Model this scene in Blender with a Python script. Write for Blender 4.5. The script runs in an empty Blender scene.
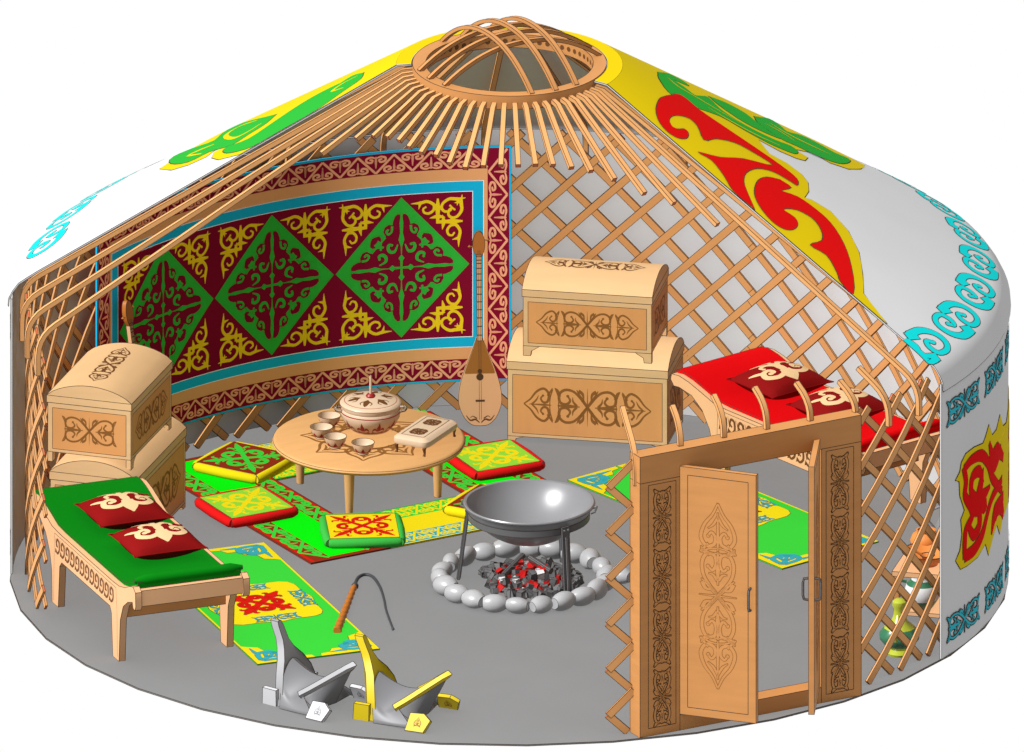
import bpy, math, random
from math import sin, cos, pi, radians as R, sqrt, atan2, acos
from mathutils import Vector, Matrix, geometry
random.seed(7)
scene = bpy.context.scene
col = scene.collection

# ---------------------------------------------------------------- materials
def lin(h):
    h = h.lstrip('#'); o = []
    for i in (0, 2, 4):
        c = int(h[i:i+2], 16)/255
        o.append(c/12.92 if c <= .04045 else ((c+.055)/1.055)**2.4)
    return o
def mat(name, rgb, rough=.6, spec=.12, metal=0., noise=0., scale=6., stretch=(1, 1, 1)):
    m = bpy.data.materials.new(name); m.use_nodes = True
    nt = m.node_tree; b = nt.nodes['Principled BSDF']
    c = (*rgb, 1)
    b.inputs['Base Color'].default_value = c
    b.inputs['Roughness'].default_value = rough
    b.inputs['Specular IOR Level'].default_value = spec
    b.inputs['Metallic'].default_value = metal
    if noise:
        tc = nt.nodes.new('ShaderNodeTexCoord'); mp = nt.nodes.new('ShaderNodeMapping')
        mp.inputs['Scale'].default_value = stretch
        nz = nt.nodes.new('ShaderNodeTexNoise'); nz.inputs['Scale'].default_value = scale
        rp = nt.nodes.new('ShaderNodeValToRGB')
        rp.color_ramp.elements[0].position = .3; rp.color_ramp.elements[1].position = .7
        rp.color_ramp.elements[0].color = tuple(x*(1-noise) for x in rgb)+(1,)
        rp.color_ramp.elements[1].color = tuple(min(1, x*(1+noise)) for x in rgb)+(1,)
        L = nt.links
        L.new(tc.outputs['Object'], mp.inputs[0]); L.new(mp.outputs[0], nz.inputs[0])
        L.new(nz.outputs[0], rp.inputs[0]); L.new(rp.outputs[0], b.inputs['Base Color'])
    return m
def k(h, d): return [x/d for x in lin(h)]
M = {}
def MM(name, rgb, **kw): M[name] = mat(name, rgb, **kw)
MM('ink', (.035, .025, .02), rough=.9, spec=0)
MM('lattice_wood', (.375, .178, .062), noise=.04, scale=3)
MM('wood', (.308, .137, .043), noise=.05, scale=3, stretch=(1, 1, 6))
MM('pole_wood', (.405, .198, .071), noise=.04, scale=3)
MM('carving_mid', (.155, .062, .014))
MM('wood_pale', (.45, .285, .140), noise=.04, scale=3, stretch=(1, 1, 5))
MM('wood_panel', (.43, .20, .068), noise=.04, scale=3, stretch=(5, 1, 1))
MM('wood_peach', (.45, .25, .125), noise=.03, scale=3)
MM('wood_table', (.40, .215, .08), noise=.04, scale=3, stretch=(1, 5, 1))
MM('cut_end', (.36, .085, .03))
MM('carving', (.085, .032, .009))
MM('carving_dark', (.05, .022, .008))
MM('felt', (.345, .345, .345), rough=.95, spec=.02, noise=.015, scale=2)
MM('floor_grey', (.128, .128, .128), rough=.9, spec=.03, noise=.02, scale=2)
MM('felt_yellow', (.37, .275, .002), rough=.9, spec=.02)
MM('felt_green', (.012, .20, .018), rough=.9, spec=.02)
MM('felt_red', (.36, .002, .002), rough=.9, spec=.02)
MM('felt_cyan', (.003, .36, .36), rough=.9, spec=.02)
MM('felt_teal', (.02, .24, .29), rough=.9, spec=.02)
MM('burgundy', (.17, .004, .022), rough=.95, spec=.02)
MM('carpet_tan', (.62, .30, .13), rough=.95, spec=.02)
MM('carpet_pink', (.66, .30, .17), rough=.95, spec=.02)
MM('carpet_blue', (.008, .36, .60), rough=.95, spec=.02)
MM('carpet_white', (.75, .75, .75), rough=.95, spec=.02)
MM('carpet_green', (.025, .36, .035), rough=.95, spec=.02)
MM('carpet_yellow', (.68, .49, .012), rough=.95, spec=.02)
MM('rug_lime', (.001, .43, .002), rough=.95, spec=.02)
MM('rug_green', (.022, .31, .022), rough=.95, spec=.02)
MM('rug_red', (.135, .013, .004), rough=.95, spec=.02)
MM('rug_brightred', (.33, .006, .003), rough=.95, spec=.02)
MM('rug_yellow', (.42, .34, .004), rough=.95, spec=.02)
MM('rug_cyan', (.02, .19, .21), rough=.95, spec=.02)
MM('cushion_red', (.36, .004, .004), rough=.9, spec=.05)
MM('cushion_green', (.025, .24, .03), rough=.9, spec=.05)
MM('cushion_yellow', (.42, .34, .003), rough=.9, spec=.05)
MM('lime_pale', (.14, .33, .02), rough=.9, spec=.05)
MM('blanket_green', (.001, .105, .003), rough=.9, spec=.03)
MM('blanket_red', (.38, .001, .002), rough=.9, spec=.03)
MM('pillow_red', (.125, .002, .002), rough=.85, spec=.05)
MM('cream', (.43, .30, .155), rough=.8, spec=.05)
MM('porcelain', (.42, .31, .21), rough=.35, spec=.3)
MM('porcelain_red', (.2, .012, .012), rough=.4, spec=.2)
MM('steel', (.135, .135, .14), rough=.33, spec=.5, metal=.0)
MM('steel_dark', (.065, .065, .068), rough=.45, spec=.35)
MM('stone', (.235, .235, .24), rough=.32, spec=.4)
MM('coal', (.07, .07, .072), rough=.6, spec=.25)
MM('ember', (.30, .005, .005), rough=.6, spec=.1)
MM('ash', (.40, .40, .40), rough=.6, spec=.1)
MM('leather_grey', (.10, .10, .105), rough=.45, spec=.25)
MM('paint_grey', (.19, .19, .195), rough=.5, spec=.2)
MM('paint_white', (.34, .34, .35), rough=.5, spec=.2)
MM('paint_yellow', (.37, .28, .004), rough=.5, spec=.2)
MM('amber_wood', (.27, .085, .012), rough=.4, spec=.25)
MM('lash', (.03, .03, .033), rough=.6, spec=.2)
MM('dombra_dark', (.20, .075, .012), rough=.5, spec=.2)
MM('glaze_green', (.02, .10, .05), rough=.3, spec=.4)
MM('glaze_lime', (.25, .28, .02), rough=.3, spec=.4)
MM('orange_wood', (.42, .14, .03), rough=.5, spec=.2)

# ---------------------------------------------------------------- mesh builder
EDGE = .0019
class MB:
    def __init__(s, T=None):
        s.v = []; s.f = []; s.slots = []; s.T = T
    def slot(s, m):
        if m not in s.slots: s.slots.append(m)
        return s.slots.index(m)
    def add(s, vs, fs, m, smooth=False, edge=True):
        n = len(s.v); T = s.T
        for p in vs:
            p = Vector(p)
            s.v.append(T @ p if T else p)
        sl = s.slot(m)
        for f in fs: s.f.append((tuple(i+n for i in f), sl, smooth, edge))
    def box(s, c, d, m, T=None, taper=1.0, edge=True):
        x, y, z = d[0]/2, d[1]/2, d[2]/2
        vs = []
        for zz, t in ((-z, taper), (z, 1)):
            for a, b in ((-x, -y), (x, -y), (x, y), (-x, y)):
                p = Vector((a*t, b*t, zz))
                if T: p = T @ p
                vs.append(p + Vector(c))
        s.add(vs, [(3, 2, 1, 0), (4, 5, 6, 7), (0, 1, 5, 4), (1, 2, 6, 5), (2, 3, 7, 6), (3, 0, 4, 7)], m, edge=edge)
    def prism(s, poly, fn, h0, h1, m, side=None, edge=True, smooth_side=False):
        # poly in (a,b); fn(a,b,h) -> 3D
        n = len(poly)
        vs = [fn(a, b, h0) for a, b in poly]+[fn(a, b, h1) for a, b in poly]
        tris = geometry.tessellate_polygon([[Vector((a, b, 0)) for a, b in poly]])
        s.add(vs, [tuple(range(n-1, -1, -1)), tuple(range(n, 2*n))], m, edge=edge)
        b0 = len(s.v)-2*n
        sl = s.slot(side or m)
        for i in range(n):
            j = (i+1) % n
            s.f.append(((b0+i, b0+j, b0+n+j, b0+n+i), sl, smooth_side, edge))
    def sweep(s, pts, sides, ups, w, h, m, cap=None, edge=True, smooth=False):
        vs = []; n = len(pts)
        for i, p in enumerate(pts):
            p = Vector(p); a = Vector(sides[i])*((w[i] if hasattr(w, '__len__') else w)/2); b = Vector(ups[i])*((h[i] if hasattr(h, '__len__') else h)/2)
            vs += [p-a-b, p+a-b, p+a+b, p-a+b]
        fs = []
        for i in range(n-1):
            q = i*4
            for j in range(4):
                fs.append((q+j, q+(j+1) % 4, q+4+(j+1) % 4, q+4+j))
        s.add(vs, fs, m, smooth=smooth, edge=edge)
        b0 = len(s.v)-4*n; sl = s.slot(cap or m)
        s.f.append(((b0+3, b0+2, b0+1, b0), sl, False, edge)); e = b0+4*(n-1)
        s.f.append(((e, e+1, e+2, e+3), sl, False, edge))
    def tube(s, pts, rad, m, seg=10, edge=True, cap=True):
        pts = [Vector(p) for p in pts]; n = len(pts)
        rs = rad if hasattr(rad, '__len__') else [rad]*n
        vs = []; prev = None
        for i, p in enumerate(pts):
            t = (pts[min(i+1, n-1)]-pts[max(i-1, 0)]).normalized()
            if prev is None:
                a = t.orthogonal().normalized()
            else:
                a = (prev - t*prev.dot(t)).normalized()
            prev = a; b = t.cross(a)
            for j in range(seg):
                g = 2*pi*j/seg
                vs.append(p+a*(cos(g)*rs[i])+b*(sin(g)*rs[i]))
        fs = [(i*seg+j, i*seg+(j+1) % seg, (i+1)*seg+(j+1) % seg, (i+1)*seg+j) for i in range(n-1) for j in range(seg)]
        s.add(vs, fs, m, smooth=True, edge=edge)
        if cap:
            b0 = len(s.v)-n*seg; sl = s.slot(m)
            s.f.append((tuple(b0+j for j in range(seg-1, -1, -1)), sl, False, edge))
            s.f.append((tuple(b0+(n-1)*seg+j for j in range(seg)), sl, False, edge))
    def lathe(s, prof, m, c=(0, 0, 0), seg=32, T=None, edge=True, smooth=True, mats=None, wob=None):
        vs = []; n = len(prof)
        for r, z in prof:
            for j in range(seg):
                g = 2*pi*j/seg; rr = max(r, 1e-4)
                if wob: rr *= wob(g, z)
                p = Vector((rr*cos(g), rr*sin(g), z))
                if T: p = T @ p
                vs.append(p+Vector(c))
        n0 = len(s.v)
        s.add(vs, [], m)
        for i in range(n-1):
            sl = s.slot(mats[i] if mats else m)
            for j in range(seg):
                s.f.append(((n0+i*seg+j, n0+i*seg+(j+1) % seg, n0+(i+1)*seg+(j+1) % seg, n0+(i+1)*seg+j), sl, smooth, edge))
        sl = s.slot(m)
        if prof[0][0] > 1e-3: s.f.append((tuple(n0+j for j in range(seg-1, -1, -1)), sl, False, edge))
        if prof[-1][0] > 1e-3: s.f.append((tuple(n0+(n-1)*seg+j for j in range(seg)), sl, False, edge))
    def grid(s, fn, nu, nv, m, smooth=True, edge=True, closed=False):
        vs = [fn(i/nu, j/nv) for i in range(nu+1) for j in range(nv+1)]
        fs = [(i*(nv+1)+j, (i+1)*(nv+1)+j, (i+1)*(nv+1)+j+1, i*(nv+1)+j+1) for i in range(nu) for j in range(nv)]
        s.add(vs, fs, m, smooth=smooth, edge=edge)
    def slab(s, fn, nu, nv, m, side=None, edge=True, smooth=True):
        # fn(u,v,h) h in {0,1}: closed thick sheet
        W = nv+1; N = (nu+1)*W
        vs = [fn(i/nu, j/nv, h) for h in (0, 1) for i in range(nu+1) for j in range(nv+1)]
        fs = []
        for i in range(nu):
            for j in range(nv):
                a = i*W+j
                fs.append((a, a+1, a+W+1, a+W)); fs.append((N+a, N+a+W, N+a+W+1, N+a+1))
        s.add(vs, fs, m, smooth=smooth, edge=edge)
        b0 = len(s.v)-2*N; sl = s.slot(side or m)
        rim = [i*W for i in range(nu+1)]+[nu*W+j for j in range(1, nv+1)]+[i*W+nv for i in range(nu-1, -1, -1)]+[j for j in range(nv-1, 0, -1)]
        for i in range(len(rim)):
            a, b = rim[i], rim[(i+1) % len(rim)]
            s.f.append(((b0+a, b0+b, b0+N+b, b0+N+a), sl, False, edge))
    # ---- ornaments
    def orn(s, D, fn, off, m, e=0., maxlen=None):
        for it in D:
            if it[0] == 's':
                pts, ws = it[1], it[2]; n = len(pts); vs = []
                for i in range(n):
                    x0, y0 = pts[max(i-1, 0)]; x1, y1 = pts[min(i+1, n-1)]
                    dx, dy = x1-x0, y1-y0; l = sqrt(dx*dx+dy*dy) or 1
                    w = ws[i]/2+e; nx, ny = -dy/l*w, dx/l*w
                    px, py = pts[i]
                    if e and i in (0, n-1):
                        sg = -1 if i == 0 else 1
                        px += sg*dx/l*e; py += sg*dy/l*e
                    vs.append(fn(px+nx, py+ny, off)); vs.append(fn(px-nx, py-ny, off))
                s.add(vs, [(2*i+1, 2*i+3, 2*i+2, 2*i) for i in range(n-1)], m, edge=False)
                if len(it) > 3 and it[3]:
                    x, y = pts[-1]; rr = it[3]+e
                    s.add([fn(x+rr*cos(a*pi/5), y+rr*sin(a*pi/5), off) for a in range(10)], [tuple(range(10))], m, edge=False)
            else:
                poly = it[1]
                if e:
                    s.orn([('s', poly+[poly[0], poly[1]], [0.0]*(len(poly)+2))], fn, off, m, e=e)
                tr = geometry.tessellate_polygon([[Vector((a, b, 0)) for a, b in poly]])
                T = [[poly[i] for i in t] for t in tr]
                if maxlen:
                    out = []; st = T
                    while st:
                        t = st.pop()
                        ls = [((t[i][0]-t[(i+1) % 3][0])**2+(t[i][1]-t[(i+1) % 3][1])**2) for i in range(3)]
                        i = ls.index(max(ls))
                        if ls[i] > maxlen**2:
                            a, b, c = t[i], t[(i+1) % 3], t[(i+2) % 3]
                            q = ((a[0]+b[0])/2, (a[1]+b[1])/2)
                            st.append([a, q, c]); st.append([q, b, c])
                        else: out.append(t)
                    T = out
                vs = []; fs = []
                for t in T:
                    ar = (t[1][0]-t[0][0])*(t[2][1]-t[0][1])-(t[2][0]-t[0][0])*(t[1][1]-t[0][1])
                    if ar < 0: t = [t[0], t[2], t[1]]
                    n = len(vs); vs += [fn(a, b, off) for a, b in t]; fs.append((n, n+1, n+2))
                s.add(vs, fs, m, edge=False)
    def orn2(s, D, fn, off, m, m_out, e, maxlen=None):
        s.orn(D, fn, off, m_out, e=e, maxlen=maxlen); s.orn(D, fn, off+.0012, m, maxlen=maxlen)
    def patch(s, fn, u0, u1, v0, v1, off, m, nu=24, nv=1):
        s.grid(lambda a, b: fn(u0+(u1-u0)*a, v0+(v1-v0)*b, off), nu, nv, m, smooth=False, edge=False)
    def build(s, name, parent=None, edges=True, er=EDGE, ang=38):
        if edges: s._edges(er, ang)
        me = bpy.data.meshes.new(name)
        me.from_pydata([tuple(p) for p in s.v], [], [f[0] for f in s.f])
        for m in s.slots: me.materials.append(M[m])
        me.polygons.foreach_set('material_index', [f[1] for f in s.f])
        me.polygons.foreach_set('use_smooth', [f[2] for f in s.f])
        me.update()
        try: me.set_sharp_from_angle(angle=R(42))
        except Exception: pass
        o = bpy.data.objects.new(name, me); col.objects.link(o)
        if parent: o.parent = parent
        return o
    def _edges(s, er, ang):
        ed = {}; nr = []
        for i, f in enumerate(s.f):
            if not f[3]: nr.append(None); continue
            ps = [s.v[q] for q in f[0]]; n = Vector((0, 0, 0))
            for a in range(len(ps)):
                p, q = ps[a], ps[(a+1) % len(ps)]
                n += Vector(((p.y-q.y)*(p.z+q.z), (p.z-q.z)*(p.x+q.x), (p.x-q.x)*(p.y+q.y)))
            nr.append(n.normalized() if n.length > 1e-12 else None)
            idx = f[0]
            for a in range(len(idx)):
                e = (idx[a], idx[(a+1) % len(idx)]); e = e if e[0] < e[1] else (e[1], e[0])
                ed.setdefault(e, []).append(i)
        ca = cos(R(ang)); todo = []
        for (a, b), fs in ed.items():
            if len(fs) == 2:
                if nr[fs[0]] is None or nr[fs[1]] is None: continue
                if nr[fs[0]].dot(nr[fs[1]]) > ca: continue
            todo.append((a, b))
        T = s.T; s.T = None
        for a, b in todo:
            p, q = s.v[a], s.v[b]; t = q-p
            if t.length < 1e-5: continue
            t.normalize(); u = t.orthogonal().normalized()*er; w = t.cross(u)
            vs = [x+y for x in (p-t*er*.5, q+t*er*.5) for y in (u, w, -u, -w)]
            s.add(vs, [(0, 1, 5, 4), (1, 2, 6, 5), (2, 3, 7, 6), (3, 0, 4, 7), (3, 2, 1, 0), (4, 5, 6, 7)], 'ink', edge=False)
        s.T = T

def empty(name, loc=(0, 0, 0), rz=0., rx=0.):
    o = bpy.data.objects.new(name, None); col.objects.link(o)
    o.location = loc; o.rotation_euler = (rx, 0, rz); o.empty_display_size = .1
    return o
def tag(o, label=None, cat=None, group=None, kind=None):
    if label: o['label'] = label
    if cat: o['category'] = cat
    if group: o['group'] = group
    if kind: o['kind'] = kind
    return o
def copy_tree(o, parent=None):
    c = o.copy(); col.objects.link(c)
    if parent: c.parent = parent
    for ch in list(o.children): copy_tree(ch, c)
    return c

# ---------------------------------------------------------------- ornament designs
def cr(P, n=5):
    out = []
    Q = [(2*P[0][0]-P[1][0], 2*P[0][1]-P[1][1])]+list(P)+[(2*P[-1][0]-P[-2][0], 2*P[-1][1]-P[-2][1])]
    for i in range(1, len(Q)-2):
        a, b, c, d = Q[i-1:i+3]
        for j in range(n):
            t = j/n
            out.append(tuple(.5*((2*b[q])+(-a[q]+c[q])*t+(2*a[q]-5*b[q]+4*c[q]-d[q])*t*t+(-a[q]+3*b[q]-3*c[q]+d[q])*t**3) for q in (0, 1)))
    out.append(tuple(P[-1])); return out
def S(P, *w, bulb=0, n=4):
    pts = cr(P, n) if len(P) > 2 else [tuple(P[0]), tuple(((P[0][0]+P[1][0])/2, (P[0][1]+P[1][1])/2)), tuple(P[1])]
    m = len(pts); ws = []
    for i in range(m):
        t = i/(m-1)*(len(w)-1) if len(w) > 1 else 0
        a = min(int(t), len(w)-2) if len(w) > 1 else 0
        ws.append(w[a]+(w[a+1]-w[a])*(t-a) if len(w) > 1 else w[0])
    return ('s', pts, ws, bulb)
def F(P, n=0): return ('f', cr(list(P)+[P[0]], n)[:-1] if n else [tuple(p) for p in P])
def T2(D, f, ws=1.):
    out = []
    for it in D:
        if it[0] == 's': out.append(('s', [f(*p) for p in it[1]], [w*ws for w in it[2]], (it[3] if len(it) > 3 else 0)*ws))
        else: out.append(('f', [f(*p) for p in it[1]]))
    return out
def mx(D): return T2(D, lambda x, y: (-x, y))
def my(D): return T2(D, lambda x, y: (x, -y))
def rot(D, a): c, s_ = cos(a), sin(a); return T2(D, lambda x, y: (x*c-y*s_, x*s_+y*c))
def put(D, x0, y0, sx, sy=None, ws=None, a=0):
    sy = sx if sy is None else sy
    if a: D = rot(D, a)
    return T2(D, lambda x, y: (x0+x*sx, y0+y*sy), ws if ws is not None else (abs(sx)+abs(sy))/2)
def sym2(D): return D+mx(D)
def sym4(D): d = D+mx(D); return d+my(d)

_h = [S([(1.02, 0), (.75, .17), (.5, .42), (.2, .53), (.0, .36), (.05, .12), (.22, .08), (.33, .2), (.24, .3)], .05, .1, .1, .06, bulb=.05),
      S([(.7, 0), (.52, .14), (.42, .3)], .07, .07, .02), S([(.05, .3), (-.12, .52), (-.16, .56)], .09, .05, .02)]
HEART = _h+my(_h)+[S([(.8, 0), (.2, 0), (-.1, 0)], .03, .09, .03), S([(-.15, -.52), (-.05, -.2), (-.05, .2), (-.15, .52)], .06, .035, .06)]
_q = [S([(-.36, -.55), (-.22, -.3), (0, 0), (.2, .24), (.45, .48), (.74, .53), (.94, .38), (.92, .12), (.72, .06), (.58, .18), (.66, .33)], .03, .12, .07, .09, .10, .10, .10, .09, .06, bulb=.055),
      S([(-.30, -.52), (-.16, -.42), (-.12, -.2)], .14, .10, .03), S([(.93, .3), (1.0, .5), (1.1, .57)], .10, .07, .02), S([(.36, .02), (.48, .16), (.5, .3)], .10, .07, .02), S([(1.08, .56), (.97, .25), (.97, 0)], .05, .035, .04)]
XPAN = sym4(_q)+[S([(.25, 0), (.6, 0), (1.0, 0)], .03, .14, .06), S([(-.25, 0), (-.6, 0), (-1.0, 0)], .03, .14, .06), S([(0, -.62), (0, 0), (0, .62)], .01, .05, .01)]
LONG = put(HEART, 1.36, 0, .86, 1)+put(HEART, -1.36, 0, -.86, 1)+put(XPAN, 0, 0, 1.05, 1)
_a = [S([(0, .2), (.1, .55), (.34, .74), (.58, .62), (.58, .4), (.42, .36), (.36, .48)], .14, .16, .14, .08, bulb=.06),
      S([(.05, .12), (.3, .3), (.46, .18)], .12, .1, .02)]
_arm = _a+mx(_a)+[S([(0, 0), (0, .55), (0, 1.0)], .2, .12, .02), S([(-.16, .82), (0, .72), (.16, .82)], .02, .12, .02)]
RAMX = _arm+rot(_arm, pi/2)+rot(_arm, pi)+rot(_arm, -pi/2)
RAMX = T2(RAMX, lambda x, y: (x, y))
# running border cell, x 0..1, y 0..1
_tri = [S([(.5, .70), (.5, .3), (.5, .06)], .04, .1, .05),
        S([(.49, .14), (.36, .07), (.24, .15), (.25, .31), (.37, .36), (.41, .24), (.34, .2)], .05, .09, .08, .07, bulb=.03)]
_tri = _tri+T2(_tri, lambda x, y: (1-x, y))
CELL = [S([(0, .02), (.5, .98)], .085, .085), S([(.5, .98), (1, .02)], .085, .085)]+_tri
_inv = T2(_tri, lambda x, y: (x+.5, 1-y))
CELL_END = list(CELL)
CELL = CELL+_inv
# carpet corner: (0,0) at the corner, +x along the top edge, +y down the side
def _pp(L): return [((735-x)/572, (y-10)/572) for x, y in L]
def _w(*a): return [q/572 for q in a]
_c = [S(_pp([(692, 90), (600, 100), (520, 95), (452, 140), (436, 195), (470, 235), (522, 230), (546, 198), (528, 172)]), *_w(6, 38, 34, 30, 30, 28, 24, 22, 18), bulb=12/572),
      S(_pp([(612, 105), (602, 172)]), *_w(40, 5)),
      S(_pp([(395, 85), (395, 190), (395, 260), (395, 365)]), *_w(18, 56, 40, 34)), S(_pp([(308, 302), (395, 288), (474, 300)]), *_w(6, 52, 6)),
      S(_pp([(388, 205), (345, 145), (280, 112), (210, 124), (105, 128)]), *_w(46, 34, 32, 36, 6)),
      S(_pp([(356, 170), (348, 215), (300, 248), (250, 235), (238, 196), (264, 176)]), *_w(28, 30, 28, 25, 22, 18), bulb=11/572),
      S(_pp([(206, 128), (190, 196)]), *_w(38, 5)), S(_pp([(400, 200), (450, 185)]), *_w(46, 34))]
CORNER = _c+T2(_c, lambda x, y: (y, x))
# diamond scroll: burgundy part and green part, in coords where |x|+|y|=1 is the green diamond
_bh = [(0, 0), (0, .55), (.02, .762), (.06, .765), (.10, .73), (.128, .66), (.132, .615), (.19, .625), (.25, .59), (.272, .527), (.255, .49), (.235, .465), (.25, .44), (.305, .40), (.305, .44), (.33, .475), (.40, .465), (.445, .445)]
DIA_B = sym4([F(_bh+[(y, x) for x, y in reversed(_bh[1:-1])])])
_g = [S([(.14, .60), (.15, .52), (.20, .49), (.225, .53), (.205, .55)], .035, .03, .035, .03, bulb=.018),
      S([(.24, .45), (.28, .41), (.31, .37), (.31, .32), (.28, .31)], .03, .025, .035, .025, bulb=.017),
      S([(.40, .33), (.36, .36), (.33, .35)], .05, .03),
      S([(.055, .335), (.10, .24), (.165, .235), (.20, .285), (.185, .335), (.145, .33)], .015, .045, .05, .045, .03, bulb=.02)]
_g = _g+T2(_g, lambda x, y: (y, x))
_sp = [S([(0, .19), (0, .30), (0, .40), (0, .50), (0, .64), (0, .775)], .01, .02, .085, .04, .055, .015), F([(0, .08), (.045, .135), (0, .19), (-.045, .135)]), S([(0, 0), (0, .13)], .028, .04)]
DIA_G = sym4(_g)+_sp+rot(_sp, pi/2)+rot(_sp, pi)+rot(_sp, -pi/2)
_ca = [S([(.05, .30), (.16, .42), (.32, .44), (.42, .32), (.34, .2), (.24, .26)], .07, .09, .10, .09, .06, bulb=.045), S([(.1, .62), (.2, .72), (.27, .66)], .07, .06, .03)]
_ca = _ca+mx(_ca)+[S([(0, 0), (0, .35), (0, .7), (0, .98)], .13, .10, .17, .03), S([(-.14, .56), (0, .46), (.14, .56)], .02, .1, .02)]
CUSH = _ca+rot(_ca, pi/2)+rot(_ca, pi)+rot(_ca, -pi/2)
# roof eave curl
EAVE = [S([(-.15, -.95), (.45, -.7), (.6, -.2), (.3, .1), (-.25, .05), (-.35, -.3), (.0, -.45), (.15, -.25)], .22, .26, .2, .16, bulb=.1),
        S([(.15, .95), (-.45, .7), (-.6, .2)], .24, .24, .18), S([(-.55, .3), (-.2, .55), (.2, .5), (.35, .15)], .2, .18, .14), S([(.3, -.85), (.8, -.9)], .3, .02), S([(-.3, .85), (-.8, .9)], .3, .02)]
def flat(T): return lambda x, y, h: T @ Vector((x, y, h))
# ---------------------------------------------------------------- yurt frame of reference
SX, SY, SZ, CX, CY = 166.3, 56.88, 156.3, 509.5, 574.0     # how the photograph projects the place (20 deg from above)
def zroof(r): return 3.67-.61*r
def P3(phi, r, z): return Vector((r*cos(R(phi)), r*sin(R(phi)), z))

# floor
mb = MB(); N = 36
mb.prism([(3.005*cos(R(2+10*i)), 3.005*sin(R(2+10*i))) for i in range(N)], lambda a, b, h: (a, b, h), -.008, 0, 'floor_grey')
fl = mb.build('floor', er=.0026); tag(fl, 'flat grey round floor of the tent', kind='structure')

# felt wall (phi -30 .. 180)
def wallfn(u, v, h): return P3(u, 3.0+h, v)
mb = MB()
mb.slab(lambda u, v, h: P3(-30+210*u, 2.988+.012*h, 1.76*v), 70, 1, 'felt')
def pxw(px, py):
    x = min(max((px-CX)/SX/3.0, -.999), .999); ph = -acos(x)
    if px > 1004: ph = R((px-1004)*2.2-5)
    return (math.degrees(ph), (CY-SY*3*sin(ph)-py)/SZ)
def zl(L, ox, oy, s): return [(ox+x/s, oy+y/s) for x, y in L]
for z0 in (1.545, .165):
    for i in range(19):
        D = put(XPAN, -24.3+11*i, z0, 4.6, .115, ws=.055) if True else None
        # stroke widths are metric: work in metres along the wall, then convert to degrees
        s0 = R(-24.3+11*i)*3.0
        D = put(XPAN, s0, z0, .215, .135, ws=.13)
        mb.orn2(D, lambda a, b, h: P3(math.degrees(a/3.0), 3.0+h, b), .004, 'felt_teal', 'ink', .007)
# large red and yellow motif, repeated round the wall
zz2 = lambda L: [pxw(920+x/4.18, 400+y/4.18) for x, y in L]
yel = zz2([(148, 335), (166, 300), (172, 262), (190, 225), (225, 198), (262, 182), (274, 150), (287, 104), (300, 148), (318, 125), (333, 62), (346, 110), (352, 90)])
lowy = zz2([(350, 480), (344, 490), (332, 560), (320, 520), (304, 570), (285, 648), (272, 600), (240, 655), (195, 692), (168, 706), (148, 672), (166, 630), (175, 560), (170, 500), (185, 460), (166, 400), (163, 340)])
AX = -5.8
polyY = yel+[(2*AX-a, b) for a, b in reversed(yel)]+[(2*AX-a, b) for a, b in reversed(lowy)]+lowy
redz = [([(180, 282), (190, 340), (186, 400), (212, 450), (214, 490), (190, 540), (184, 600), (184, 662)], (.05, .055, .06, .07, .06, .055, .06, .05)),
        ([(182, 288), (215, 248), (255, 232), (284, 268), (302, 330), (340, 380)], (.05, .06, .07, .07, .07, .05)),
        ([(184, 655), (225, 622), (258, 560), (278, 480), (302, 400), (340, 330)], (.07, .08, .07, .06, .06, .05)),
        ([(262, 345), (246, 298), (218, 320), (212, 385), (238, 425)], (.02, .07, .07, .06, .08)),
        ([(245, 450), (246, 520), (222, 565), (204, 530), (214, 495)], (.06, .08, .07, .05, .03)),
        ([(212, 450), (250, 415), (290, 360)], (.16, .12, .02)), ([(235, 430), (252, 350), (262, 285)], (.10, .09, .01)), ([(235, 440), (270, 440), (262, 470)], (.14, .08, .02)),
        ([(287, 180), (306, 260), (336, 200)], (.03, .14, .05)), ([(296, 560), (312, 470), (345, 400)], (.02, .12, .06)), ([(318, 470), (335, 440), (345, 480)], (.05, .12, .06)), ([(300, 230), (320, 210), (345, 240)], (.05, .10, .05))]
red = [S(zz2(p), *w) for p, w in redz]
red = [('s', it[1], it[2], 0) for it in red]
for c in range(4):
    o = 52*c; wf = lambda a, b, h: P3(math.degrees(a/3.0), 3.0+h, b)
    Y = T2([F([(a+o, b) for a, b in polyY])], lambda x, y: (R(x)*3.0, y))
    mb.orn(Y, wf, .002, 'ink', e=.006, maxlen=.15); mb.orn(Y, wf, .0035, 'felt_yellow', maxlen=.15)
    Rd = T2(red+T2(red, lambda x, y: (2*AX-x, y)), lambda x, y: (R(x+o)*3.0, y))
    mb.orn2(Rd, wf, .005, 'felt_red', 'ink', .004)
w = mb.build('wall_back', edges=True); tag(w, 'white felt wall curving round the back of the tent with red, yellow and teal ornaments outside', kind='structure')

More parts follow.
